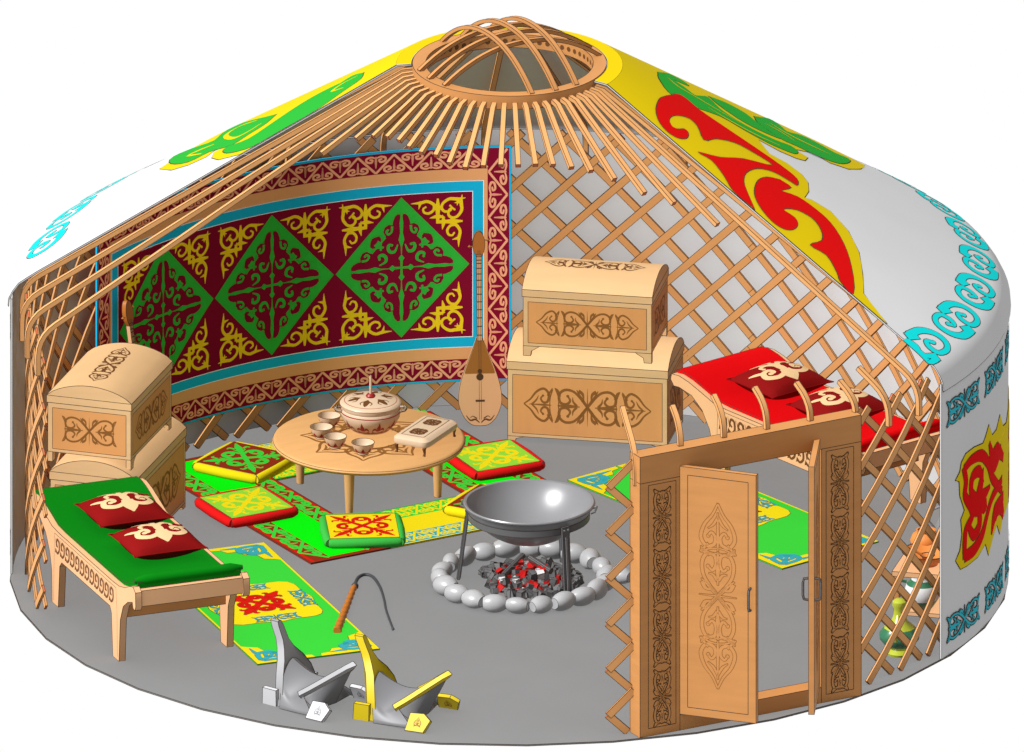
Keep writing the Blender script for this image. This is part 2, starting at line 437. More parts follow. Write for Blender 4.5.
# roof felt (phi -30 .. 180)
prof = [(.590, 3.262), (.68, zroof(.68))]+[(r, zroof(r)) for r in (1.0, 1.4, 1.8, 2.2, 2.6, 2.84)]+[(2.905, 1.895), (2.955, 1.86), (2.99, 1.81), (3.012, 1.765), (3.016, 1.72)]
def ppt(t):
    t = min(max(t, 0), 1)*(len(prof)-1); i = min(int(t), len(prof)-2); f = t-i
    return (prof[i][0]+(prof[i+1][0]-prof[i][0])*f, prof[i][1]+(prof[i+1][1]-prof[i][1])*f)
def roofslab(u, v, h):
    r, z = ppt(v); s_ = .007*(1-h)
    return P3(-30+210*u, r-s_*.7, z-s_*1.2)
mb = MB(); mb.slab(roofslab, 70, len(prof)-1, 'felt')
def eave_z(r):
    if .68 <= r <= 2.84: return zroof(r)
    if r < .591: return 3.262
    for (r0, z0), (r1, z1) in zip(prof, prof[1:]):
        if r0 <= r <= r1: return z0+(z1-z0)*(r-r0)/(r1-r0)
    return 1.75
# roof chart: (a,b) = metres on the unrolled cone with slant ~ r*1.171 ; keep simple: a = phi(rad)*2, b = r
def roofm(a, b, h): 
    return P3(math.degrees(a/2.0), b+h*.52, eave_z(b)+h*.85)
def pxr(px, py):
    # pixel of the photograph -> point of the roof cone: (phi, r)
    best = None
    A = (px-CX)/SX; r = 1.5
    lo, hi = .3, 3.05
    f = lambda r: None
    # py = CY - SZ*(3.67-.61 r) + ... with Y=-(+-)sqrt(r^2-A^2): front branch (phi<0) and back branch (phi>0)
    sols = []
    for sgn in (-1, 1):
        rr = max(abs(A), .35); prev = None
        while rr < 3.1:
            q = rr*rr-A*A
            Y = sgn*sqrt(max(q, 0)); e = CY-SY*Y-SZ*zroof(rr)-py
            if prev is not None and prev[1]*e <= 0:
                t = prev[1]/(prev[1]-e) if prev[1] != e else 0
                r2 = prev[0]+(rr-prev[0])*t; Y2 = sgn*sqrt(max(r2*r2-A*A, 0))
                ph = atan2(Y2, A)
                if ph < -pi/2: ph += 2*pi
                sols.append((r2, ph))
            prev = (rr, e); rr += .01
    if not sols:
        ph = R(36.0) if A > 0 else R(144.0); return (ph*2.0, abs(A)/.81)
    sols.sort(); r2, ph = sols[-1] if len(sols) == 1 else max(sols, key=lambda t: 0 if (t[1] > R(40) and t[1] < R(140)) else t[0])
    if R(38) < ph < R(90): ph = R(38)
    if R(90) < ph < R(142): ph = R(142)
    if ph < R(-30): ph = R(-29.9)
    if ph > R(180): ph = R(179.9)
    return (ph*2.0, r2)
def tr(L, ox, oy, s): return [pxr(*p) for p in zl(L, ox, oy, s)]
ox, oy, s5 = 600, 30, 2.786
Yr = [(R(-29.95)*2, .68)]+[(R(a)*2, .68) for a in range(-25, 41, 6)]+[(R(40)*2, 2.05)]+tr([(737, 378), (725, 388), (690, 388), (640, 371), (590, 343), (540, 333), (560, 345), (578, 356), (570, 368), (545, 365), (500, 345), (440, 312), (470, 338), (520, 365), (560, 395), (578, 425), (580, 450), (568, 468), (590, 475), (640, 505), (690, 560), (720, 620), (730, 680), (733, 735)], ox, oy, s5)+[(R(-29.95)*2, 2.62)]
G1 = tr([(160, 120), (163, 138), (190, 172), (250, 207), (330, 247), (400, 287), (460, 320), (500, 338), (540, 348), (549, 340), (530, 325), (490, 310), (440, 287), (380, 254), (330, 219), (300, 190), (285, 187), (262, 183), (232, 160), (205, 142), (245, 158), (228, 143), (190, 124)], ox, oy, s5)
G2 = tr([(428, 243), (440, 262), (500, 304), (550, 327), (600, 351), (660, 373), (692, 371), (690, 360), (650, 343), (600, 315), (560, 296), (520, 285), (500, 268), (470, 248)], ox, oy, s5)
G3 = tr([(300, 186), (330, 212), (385, 250), (440, 280), (500, 305), (470, 285), (430, 255), (400, 232), (350, 205)], ox, oy, s5)
R1 = tr([(185, 183), (165, 195), (155, 222), (162, 255), (185, 285), (215, 303), (238, 304), (244, 291), (235, 279), (215, 279), (198, 270), (190, 254), (197, 243), (215, 240), (245, 248), (270, 270), (288, 309), (320, 305), (370, 315), (420, 340), (480, 380), (400, 362), (335, 358), (272, 343), (310, 366), (345, 410), (365, 455), (413, 500), (428, 502), (410, 460), (398, 425), (405, 400), (435, 388), (480, 397), (530, 425), (547, 435), (545, 415), (500, 378), (430, 325), (350, 270), (275, 221), (222, 188)], ox, oy, s5)
R2 = tr([(500, 420), (465, 413), (440, 422), (430, 445), (432, 470), (450, 503), (480, 537), (510, 556), (535, 558), (548, 545), (540, 525), (508, 502), (545, 503), (590, 527), (615, 560), (617, 590), (585, 602), (630, 630), (660, 680), (668, 702), (701, 738), (697, 660), (675, 595), (640, 540), (600, 503), (550, 468), (503, 450), (530, 441)], ox, oy, s5)
ox, oy, s7 = 0, 20, 2.327
YL = [(R(144)*2, 2.0), (R(142)*2, .68)]+[(R(a)*2, .68) for a in range(146, 180, 6)]+[(R(179.95)*2, .68)]+tr([(600, 312), (560, 323), (510, 331), (494, 322), (500, 308), (530, 293), (500, 305), (480, 320), (440, 338), (400, 350), (372, 347)], ox, oy, s7)
GL1 = tr([(848, 124), (840, 142), (800, 172), (740, 212), (650, 262), (590, 297), (540, 316), (521, 309), (530, 297), (580, 278), (640, 238), (700, 198), (745, 172), (790, 150), (780, 158), (820, 132)], ox, oy, s7)
GL2 = tr([(645, 221), (620, 243), (580, 268), (540, 293), (490, 308), (440, 332), (400, 336), (404, 320), (450, 300), (500, 282), (530, 258), (570, 240)], ox, oy, s7)
def roofshape(poly, m, off, out=True, sm=True):
    D = [F(poly, 3) if sm else F(poly)]
    if out: mb.orn(D, roofm, off, 'ink', e=.0055, maxlen=.12)
    mb.orn(D, roofm, off+.0015, m, maxlen=.12)
for da in (0,):
    roofshape(Yr, 'felt_yellow', .003, sm=False)
    for g in (G1, G2, G3): roofshape(g, 'felt_green', .006)
    for g in (R1, R2): roofshape(g, 'felt_red', .009)
    roofshape(YL, 'felt_yellow', .003, sm=False)
    for g in (GL1, GL2): roofshape(g, 'felt_green', .006)
for P, w_ in (([(835, 132), (800, 150), (775, 168), (800, 162)], .03), ([(600, 236), (560, 250), (528, 270), (545, 278), (580, 262), (610, 243)], .035), ([(500, 292), (465, 306), (440, 318), (470, 314)], .03)):
    mb.orn([S(tr(P, ox, oy, s7), .01, w_, w_*.8, .01)], roofm, .0095, 'felt_yellow')
for P, w_ in (([(185, 135), (215, 160), (265, 190), (330, 228), (390, 264)], .022), ([(300, 225), (360, 262), (430, 300), (500, 328)], .02), ([(470, 262), (520, 292), (580, 322), (640, 350)], .03), ([(455, 262), (500, 286), (540, 312)], .02)):
    mb.orn([S(tr(P, 600, 30, s5), .004, w_, w_*.8, .004)], roofm, .0095, 'felt_yellow')
# yellow round the back of the crown
for a0_, a1_ in ((-30, 40), (40, 142), (142, 180)):
    mb.patch(lambda a, b, h: P3(a, b+h*.1, eave_z(b)+h), a0_, a1_, .591, .68, .0048, 'felt_yellow', nu=30)
mb.patch(lambda a, b, h: P3(a, b+h*.52, eave_z(b)+h*.85), 40, 142, .68, 1.3, .0045, 'felt_yellow', nu=30)
h1 = [(184, 482), (222, 456), (280, 462), (332, 495), (346, 530), (318, 550), (274, 528), (258, 502), (286, 506)]
h2 = [(494-x, 1060-y) for x, y in h1]
pe = lambda L: [pxr(900+x/4.427, 200+y/4.427) for x, y in L]
ew = (.05, .045, .035, .032, .032, .030, .030, .026, .02)
unit = [S(pe(h1), *ew, bulb=.014), S(pe(h2), *ew, bulb=.014)]
for h_ in (h1, h2):
    sg = 1 if h_ is h1 else -1
    unit.append(S(pe([(h_[0][0]+sg*26, h_[0][1]-sg*6), (h_[0][0]-sg*8, h_[0][1]+sg*10)]), .075, .05))
a0 = sum(p[0] for it in unit[:2] for p in it[1])/sum(len(it[1]) for it in unit[:2])
unit = T2(unit, lambda x, y: ((x-a0)*.86, y), .95)
for i in range(20):
    a_ = a0+R(10.4*(i-1))*2.0
    if a_ < R(-29)*2 or a_ > R(179)*2: continue
    lo_, hi_ = R(-29.9)*2, R(179.9)*2
    D = T2(unit, lambda x, y: (min(max(a_+x, lo_), hi_), y))
    mb.orn2(D, roofm, .002, 'felt_cyan', 'ink', .005)
c = mb.build('ceiling'); tag(c, 'white felt roof cover with yellow, red, green and cyan ornaments', kind='structure')

# ---------------------------------------------------------------- lattice walls
RL = 2.90
def slat(f0, f1, z0, z1, layer, parent):
    r = RL+(.007 if layer else -.007); n = max(2, int(abs(z1-z0)/.16)+1)
    pts, sd, up = [], [], []
    dphi = (f1-f0); dz = z1-z0
    for i in range(n+1):
        t = i/n; ph = R(f0+dphi*t); z = z0+dz*t
        rad = Vector((cos(ph), sin(ph), 0)); tan = Vector((-sin(ph), cos(ph), 0))
        d = (tan*(R(dphi)*r)+Vector((0, 0, dz))).normalized()
        pts.append(rad*r+Vector((0, 0, z))); up.append(rad); sd.append(rad.cross(d))
    m = MB(); m.sweep(pts, sd, up, .045, .013, 'lattice_wood', cap='cut_end')
    # rivets at the crossings
    if not layer:
        zz = .129
        while zz < 1.76:
            if min(z0, z1)+.03 < zz < max(z0, z1)-.03:
                t = (zz-z0)/dz; ph = f0+dphi*t; p = P3(ph, r-.0068, zz); rad = P3(ph, 1, 0); u = Vector((0, 0, 1)); w_ = rad.cross(u)
                m.add([p+(u*cos(a*pi/3)+w_*sin(a*pi/3))*.004 for a in range(6)], [tuple(range(6))], 'cut_end', edge=False)
            zz += .146
    return m.build('slat', parent)
ZB, ZT = .012, 1.775
def lattice(fa, fb, label, ph0=80.24):
    root = empty('lattice_wall', P3((fa+fb)/2, RL, 0)); 
    n = 0
    per = 6.0/.292
    for s_ in (1, -1):
        # slat: phi = f + s*(z-.129)*per
        for q in range(-40, 60):
            f = ph0+6*q
            z0, z1 = ZB, ZT
            # clip to [fa, fb]
            za = .129+(fa-f)/(s_*per); zb = .129+(fb-f)/(s_*per)
            lo, hi = min(za, zb), max(za, zb)
            z0, z1 = max(z0, lo), min(z1, hi)
            if z1-z0 < .05: continue
            o = slat(f+s_*(z0-.129)*per, f+s_*(z1-.129)*per, z0, z1, s_ > 0, root)
            o.location = -Vector(root.location)
            n += 1
    tag(root, label, 'lattice wall', 'wooden lattice sections round the tent')
    return root
lattice(-43.6, -8, 'wooden lattice section beside the right door post, in front of the low shelf')
lattice(-8, 60, 'wooden lattice section behind the red bed on the right')
lattice(60, 127, 'wooden lattice section at the back, behind the right-hand chests and the dombra')
lattice(127, 195.5, 'wooden lattice section on the left, beside the green bed and left-hand chests')
lattice(281.8, 284.9, 'narrow zigzag strip of wooden lattice left of the door frame', 281.8)

# ---------------------------------------------------------------- roof poles
def zp(r): return 3.585-.61*r
RB = 2.935
def pole_mesh(r_in, r_out, with_foot=False, foot_z=1.52, m=None, RB=RB):
    # built along +x (radial), sweep of square section
    pts = []
    if r_in < .6:
        pts = [(.560, zp(.64)+.022), (.64, zp(.64)+.012)]
    else: pts = [(r_in, zp(r_in))]
    if with_foot:
        lift = .085 if foot_z > 1.78 else 0
        if lift: pts = [(pts[0][0], zp(pts[0][0])+lift)]
        a = RB-.11
        if pts[-1][0] < a-.05: pts.append((a, zp(a)+lift))
        zc, zd = zp(RB)+lift, max(zp(RB)+lift-.12, foot_z+.01)
        for t in (.2, .4, .6, .8, 1.0):
            pts.append(((1-t)**2*a+2*t*(1-t)*RB+t*t*RB, (1-t)**2*(zp(a)+lift)+2*t*(1-t)*zc+t*t*zd))
        pts.append((RB, foot_z))
    else: pts.append((r_out, zp(r_out)))
    V = [Vector((x, 0, z)) for x, z in pts]; up = []
    for i in range(len(V)):
        t = (V[min(i+1, len(V)-1)]-V[max(i-1, 0)]).normalized(); up.append(Vector((0, 1, 0)).cross(t))
    mb = m or MB(); mb.sweep(V, [Vector((0, 1, 0))]*len(V), up, .030, .027, 'pole_wood', cap='cut_end')
    return mb
def pole(ph, r_in, r_out=None, foot=None, label='', group=None, rb=RB):
    b = pole_mesh(r_in, r_out, foot is not None, foot or 1.5, RB=rb)
    zc = zp(min(max(r_in, .6), 2.9))
    o = b.build('roof_pole'); o.rotation_euler = (0, 0, R(ph))
    tag(o, label, 'pole', group); return o
ends = {-39: 1.61, -45: 1.40, -51: 1.29, -57: 1.16, -63: 1.08, -69: 1.04, -75: 1.01, -81: 1.0, -87: 1.0, -93: 1.0, -99: 1.01, -105: 1.03, -111: 1.01, -117: .975, -123: .975, -129: .96, -135: .94, -141: .945, -147: .975, -153: 1.035, -159: 1.21}
for ph, r in ends.items():
    if ph > -48: lb = {-39: 'longest sawn-off roof pole under the ring, nearest the right roof felt', -45: 'second longest sawn-off roof pole under the ring, near the right roof felt'}[ph]; g = None
    elif ph == -159: lb = 'sawn-off roof pole at the left end of the row under the smoke-hole ring'; g = None
    else: lb = 'short sawn-off roof pole hanging in the row from the front rim of the smoke-hole ring'; g = 'sawn-off poles at the front of the crown'
    pole(ph, .5, r, label=lb, group=g)
pole(-33, .5, foot=1.60, label='full-length roof pole running along the cut edge of the right roof felt')
pole(-39, 2.70, foot=1.62, label='bent lower pole end just right of the door frame, tied to the lattice')
for ph in (-45, -51, -57, -63, -69):
    rb = 2.835/cos(R(ph+60.5)); rr = rb-.135
    pole(ph, rr, rb=rb, foot=1.797, label='short bent pole end standing on the door lintel', group='bent pole ends on the door lintel')
pole(-75, 2.62, foot=1.60, label='bent pole end at the top left corner of the door frame')
pole(195, .5, foot=1.55, label='lowest of the three full-length left roof poles below the felt edge')
pole(189, .5, foot=1.55, label='middle of the three full-length left roof poles below the felt edge')
pole(183, .5, foot=1.55, label='topmost of the three full-length left roof poles, closest to the felt edge')
a = -27
while a < 182:
    pole(a, .5, foot=1.55, label='full-length roof pole under the white felt roof', group='roof poles covered by the felt'); a += 12

# ---------------------------------------------------------------- crown
crown = empty('smoke_hole_frame', (0, 0, 3.185)); tag(crown, 'round wooden smoke-hole ring at the top of the tent with crossed arched bars', 'ring')
mb = MB(); seg = 72
mb.slab(lambda u, v, h: P3(360*u, [.51, .584][h] if False else (.505+.079*h), -.0+.085*v), seg, 1, 'wood', edge=False)
rg = MB()
pf = [(.505, 0), (.584, 0), (.584, .085), (.505, .085), (.505, 0)]
for (r0, z0), (r1, z1) in zip(pf, pf[1:]):
    rg.grid(lambda u, v: P3(360*u, r0+(r1-r0)*v, z0+(z1-z0)*v), seg, 1, 'wood', edge=False)
for r0, z0 in pf[:4]:
    rg.tube([P3(5*i, r0, z0) for i in range(73)], EDGE, 'ink', seg=4, edge=False, cap=False)
for i in range(60):
    ph = 3+6*i; p = P3(ph, .503, .042); t = Vector((-sin(R(ph)), cos(R(ph)), 0)); u = Vector((0, 0, 1))
    rg.add([p+(t*cos(a*pi/5)+u*sin(a*pi/5))*.016 for a in range(10)], [tuple(range(10))], 'carving', edge=False)
rg.build('ring', crown, edges=False)
def arch(az, off, rise):
    d = Vector((cos(R(az)), sin(R(az)), 0)); s_ = Vector((-sin(R(az)), cos(R(az)), 0))
    L = sqrt(.56**2-off**2); n = 20; pts = []; up = []
    for i in range(n+1):
        x = -L+2*L*i/n; t = x/L
        pts.append(d*x+s_*off+Vector((0, 0, .083+rise*(1-abs(t)**2.2))))
    for i in range(n+1):
        t = (pts[min(i+1, n)]-pts[max(i-1, 0)]).normalized(); up.append(t.cross(s_))
    m = MB(); m.sweep(pts, [s_]*(n+1), up, .028, .022, 'wood'); m.build('arched_bar', crown)
for o in (-.155, 0, .155): arch(-60, o, .235*(1-abs(o)*.35))
for o in (-.15, 0, .15): arch(30, o, .195*(1-abs(o)*.35))
# ---------------------------------------------------------------- door frame and leaves
PL = Vector((.785, -2.885, 0)); PR = Vector((2.115, -2.135, 0)); DW = (PR-PL).length; DA = atan2(PR.y-PL.y, PR.x-PL.x)
door = empty('door_1', PL, DA); tag(door, 'carved wooden door frame with two open leaves', kind='structure')
DH = 1.795; JW = .275; DT = .12
mb = MB()
mb.box((DW/2, DT/2, DH-.085), (DW, DT, .17), 'wood')
mb.box((JW/2, DT/2, (DH-.17)/2), (JW, DT, DH-.17), 'wood')
mb.box((DW-JW/2, DT/2, (DH-.17)/2), (JW, DT, DH-.17), 'wood')
def outline_rect(mb, fn, x0, x1, y0, y1, off, m='ink', w=.0035):
    for P in ([(x0, y0), (x1, y0)], [(x1, y0), (x1, y1)], [(x1, y1), (x0, y1)], [(x0, y1), (x0, y0)]): mb.orn([S(P, w)], fn, off, m)
ff = lambda a, b, h: Vector((a, -h, b))
for cx in (JW/2+.015, DW-JW/2-.01):
    outline_rect(mb, ff, cx-.095, cx+.095, .05, DH-.19, .0012)
    for i in range(4):
        z = .235+.385*i
        mb.orn2(put(rot(XPAN, pi/2), cx, z, .095, .165, ws=.13), ff, .001, 'wood', 'carving_dark', .0055)
mb.build('door_frame', door)
mb = MB(); mb.box((DW/2, DT/2, .05), (DW-2*JW, DT, .1), 'wood'); mb.build('threshold', door)
def leaf(hinge, ang, flip):
    e = empty('door_leaf', hinge, ang); e.parent = door
    W, H, T = .487, 1.585, .035
    m = MB(); sg = -1 if flip else 1
    x0, x1 = (0, W) if not flip else (-W, 0)
    m.box(((x0+x1)/2, T/2, H/2), (W, T, H), 'wood')
    f2 = lambda a, b, h: Vector((a, -h, b))
    outline_rect(m, f2, x0+.05, x1-.05, .05, H-.05, .0012, w=.004)
    c = (x0+x1)/2
    D = put(rot(HEART, pi/2), c, 1.10, .205, .27, ws=.2)+put(rot(HEART, -pi/2), c, .47, .205, .27, ws=.2)+put(rot(XPAN, pi/2), c, .785, .19, .28, ws=.2)
    m.orn2(D, f2, .0012, 'wood', 'carving_mid', .0042)
    m.build('panel', e)
    hb = MB(); hx = (x1-.035) if not flip else (x0+.035)
    for y in (-1, 1):
        yb = -.0 if y < 0 else T
        hb.tube([(hx, yb, .72), (hx, yb+y*.03, .725), (hx, yb+y*.036, .75), (hx, yb+y*.036, .83), (hx, yb+y*.03, .855), (hx, yb, .86)], .007, 'steel', seg=8)
    tag(hb.build('handle', e), 'small grey metal handle')
leaf((JW+.0, -.0, .105), R(-20)-DA, False)
leaf((DW-JW-.01, -.0, .105), R(266-180)-DA, True)

# ---------------------------------------------------------------- wall carpet
RC = 2.855; F1 = 150.3; UL = R(150.3-89.8)*RC
def cw(u, v, h): return P3(F1-math.degrees(u/RC), RC-h, v)
Z0, Z1 = .2, 1.70
mb = MB()
mb.slab(lambda a, b, h: cw(a*UL, Z0+(Z1-Z0)*b, -.012+.012*h), 60, 1, 'burgundy', side='carpet_blue')
def frame(u0, u1, v0, v1, tu, tv, off, m):
    mb.patch(cw, u0, u1, v1-tv, v1, off, m, 60); mb.patch(cw, u0, u1, v0, v0+tv, off, m, 60)
    mb.patch(cw, u0, u0+tu, v0, v1, off, m, 2); mb.patch(cw, u1-tu, u1, v0, v1, off, m, 2)
frame(0, UL, Z0, Z1, .011, .011, .0015, 'carpet_blue')
b1 = .017; bw = .125
frame(b1+bw, UL-b1-bw, Z0+b1+bw, Z1-b1-bw, .022, .075, .0015, 'carpet_tan')
b2u, b2v = b1+bw+.022, b1+bw+.075
frame(b2u, UL-b2u, Z0+b2v, Z1-b2v, .006, .004, .0022, 'carpet_white')
frame(b2u+.004, UL-b2u-.004, Z0+b2v+.004, Z1-b2v-.004, .064, .064, .003, 'carpet_blue')
frame(b2u+.066, UL-b2u-.066, Z0+b2v+.066, Z1-b2v-.066, .004, .004, .004, 'carpet_white')
# border cells
nc = 12; cu = (UL-2*(b1+bw))/nc
for i in range(nc):
    u0 = b1+bw+cu*i
    mb.orn(put(CELL if i < nc-1 else CELL_END, u0, Z0+b1+.004, cu, bw-.008, ws=.165), cw, .0015, 'carpet_pink')
    mb.orn(put(CELL if i < nc-1 else CELL_END, u0, Z1-b1-bw+.004, cu, bw-.008, ws=.165), cw, .0015, 'carpet_pink')
nr = 5; cv = (Z1-Z0-2*b1)/nr
for i in range(nr):
    v0 = Z0+b1+cv*i
    mb.orn(T2(CELL if i < nr-1 else CELL_END, lambda x, y: (b1+.004+y*(bw-.008), v0+x*cv), .165), cw, .0015, 'carpet_pink')
    mb.orn(T2(CELL if i < nr-1 else CELL_END, lambda x, y: (UL-b1-.004-y*(bw-.008), v0+x*cv), .165), cw, .0015, 'carpet_pink')
# field
fu = b2u+.070; fv = b2v+.070
zc = (Z0+Z1)/2; hw = (UL-2*fu)/6; hv = (Z1-Z0)/2-fv-.015
hw -= .004
for i in (-1, 0, 1):
    uc = UL/2+i*hw*2
    g = lambda x, y: (uc+x*hw*.985, zc+y*hv)
    mb.orn(T2([F([(-1, 0), (0, -1), (1, 0), (0, 1)])], g), cw, .0015, 'carpet_green', maxlen=.12)
    mb.orn(T2(DIA_B, g, .41), cw, .003, 'burgundy', maxlen=.12)
    mb.orn(T2(DIA_G, g, .41), cw, .0045, 'carpet_green')
def corner(u, v, su, sv): mb.orn(T2(CORNER, lambda x, y: (u+su*x*.325, v+sv*y*.325), .325), cw, .002, 'carpet_yellow')
for i in range(4):
    u = UL/2+(2*i-3)*hw
    for sv in (1, -1):
        v = (Z1-fv+.006) if sv < 0 else (Z0+fv-.006)
        if i > 0: corner(u-.004, v, -1, sv)
        if i < 3: corner(u+.004, v, 1, sv)
cp = mb.build('wall_carpet'); tag(cp, 'large burgundy wall hanging with three green diamonds and yellow scrolls on the back lattice', 'wall hanging')

# ---------------------------------------------------------------- chests
def chest(W, D, H, rail, rise, foot, loc, rz, label, group, name='wooden_chest'):
    root = empty(name, loc, rz); tag(root, label, 'chest', group)
    b = MB(); zb = foot
    b.box((0, 0, (zb+H)/2), (W, D, H-zb), 'wood_pale')
    # recessed panels, front, ends
    fr = lambda a, c, h: Vector((a, -D/2-h, c)); bk = lambda a, c, h: Vector((-a, D/2+h, c))
    rt = lambda a, c, h: Vector((W/2+h, a, c)); lf = lambda a, c, h: Vector((-W/2-h, -a, c))
    m_ = .03; zc = (zb+H)/2
    for fn, wd in ((fr, W), (bk, W), (rt, D), (lf, D)):
        b.patch(fn, -wd/2+m_, wd/2-m_, zb+m_*.7, H-m_, .001, 'wood_panel', 1)
        outline_rect(b, fn, -wd/2+m_, wd/2-m_, zb+m_*.7, H-m_, .002, w=.003)
        if wd == W: Dz = put(LONG, 0, zc, wd*.178, (H-zb)*.46, ws=(H-zb)*.40)
        else: Dz = put(XPAN, 0, zc, wd*.30, (H-zb)*.46, ws=(H-zb)*.40)
        b.orn(Dz, fn, .0025, 'carving_mid')
    b.build('body', root)
    # feet: bracket shapes at the corners
    for sx in (-1, 1):
        for sy in (-1, 1):
            f = MB()
            f.prism([(0, 0), (.045, 0), (.05, foot*.5), (.10, foot), (0, foot)], lambda a, c, h: Vector((sx*(W/2-a), sy*(D/2-h), c)), 0, .03, 'wood_pale')
            f.build('foot', root)
    # lid: rail and barrel
    l = MB()
    l.box((0, 0, H+rail/2+.003), (W+.012, D+.012, rail), 'wood_pale')
    n = 14; zz = H+rail+.003
    sec = [(-D/2-.006+(D+.012)*i/n, rise*(1-(2*i/n-1)**2)**.8) for i in range(n+1)]
    l.prism(sec, lambda a, c, h: Vector((h, a, zz+c)), -W/2-.006, W/2+.006, 'wood_pale', smooth_side=True)
    def top(a, c, h):
        t = max(-1, min(1, 2*c/(D+.012))); return Vector((a, c, zz+rise*(1-t*t)**.8+h))
    l.orn(put(LONG, 0, 0, W*.175, D*.20, ws=D*.24), top, .004, 'carving')
    l.build('lid', root)
    return root
cr_pos = Vector((.516, 2.515, 0)); cl_pos = Vector((-2.405, .765, 0))
chest(.975, .515, .455, .05, .095, .03, cr_pos, R(-10.5), 'large domed wooden chest with carved panels, lower of the two right of the dombra', 'carved chests')
chest(.785, .525, .375, .045, .085, .062, cr_pos+Vector((0, 0, .552)), R(-10.5), 'smaller domed wooden chest stacked on the large chest right of the dombra', 'carved chests')
chest(.975, .535, .455, .05, .095, .03, cl_pos+Vector((.05, .03, 0)), R(72), 'large domed wooden chest behind the green bed, lower of the two at the left', 'carved chests')
chest(.785, .525, .375, .045, .085, .062, cl_pos+Vector((0, 0, .552)), R(72), 'smaller domed wooden chest on top of the left-hand stack behind the green bed', 'carved chests')

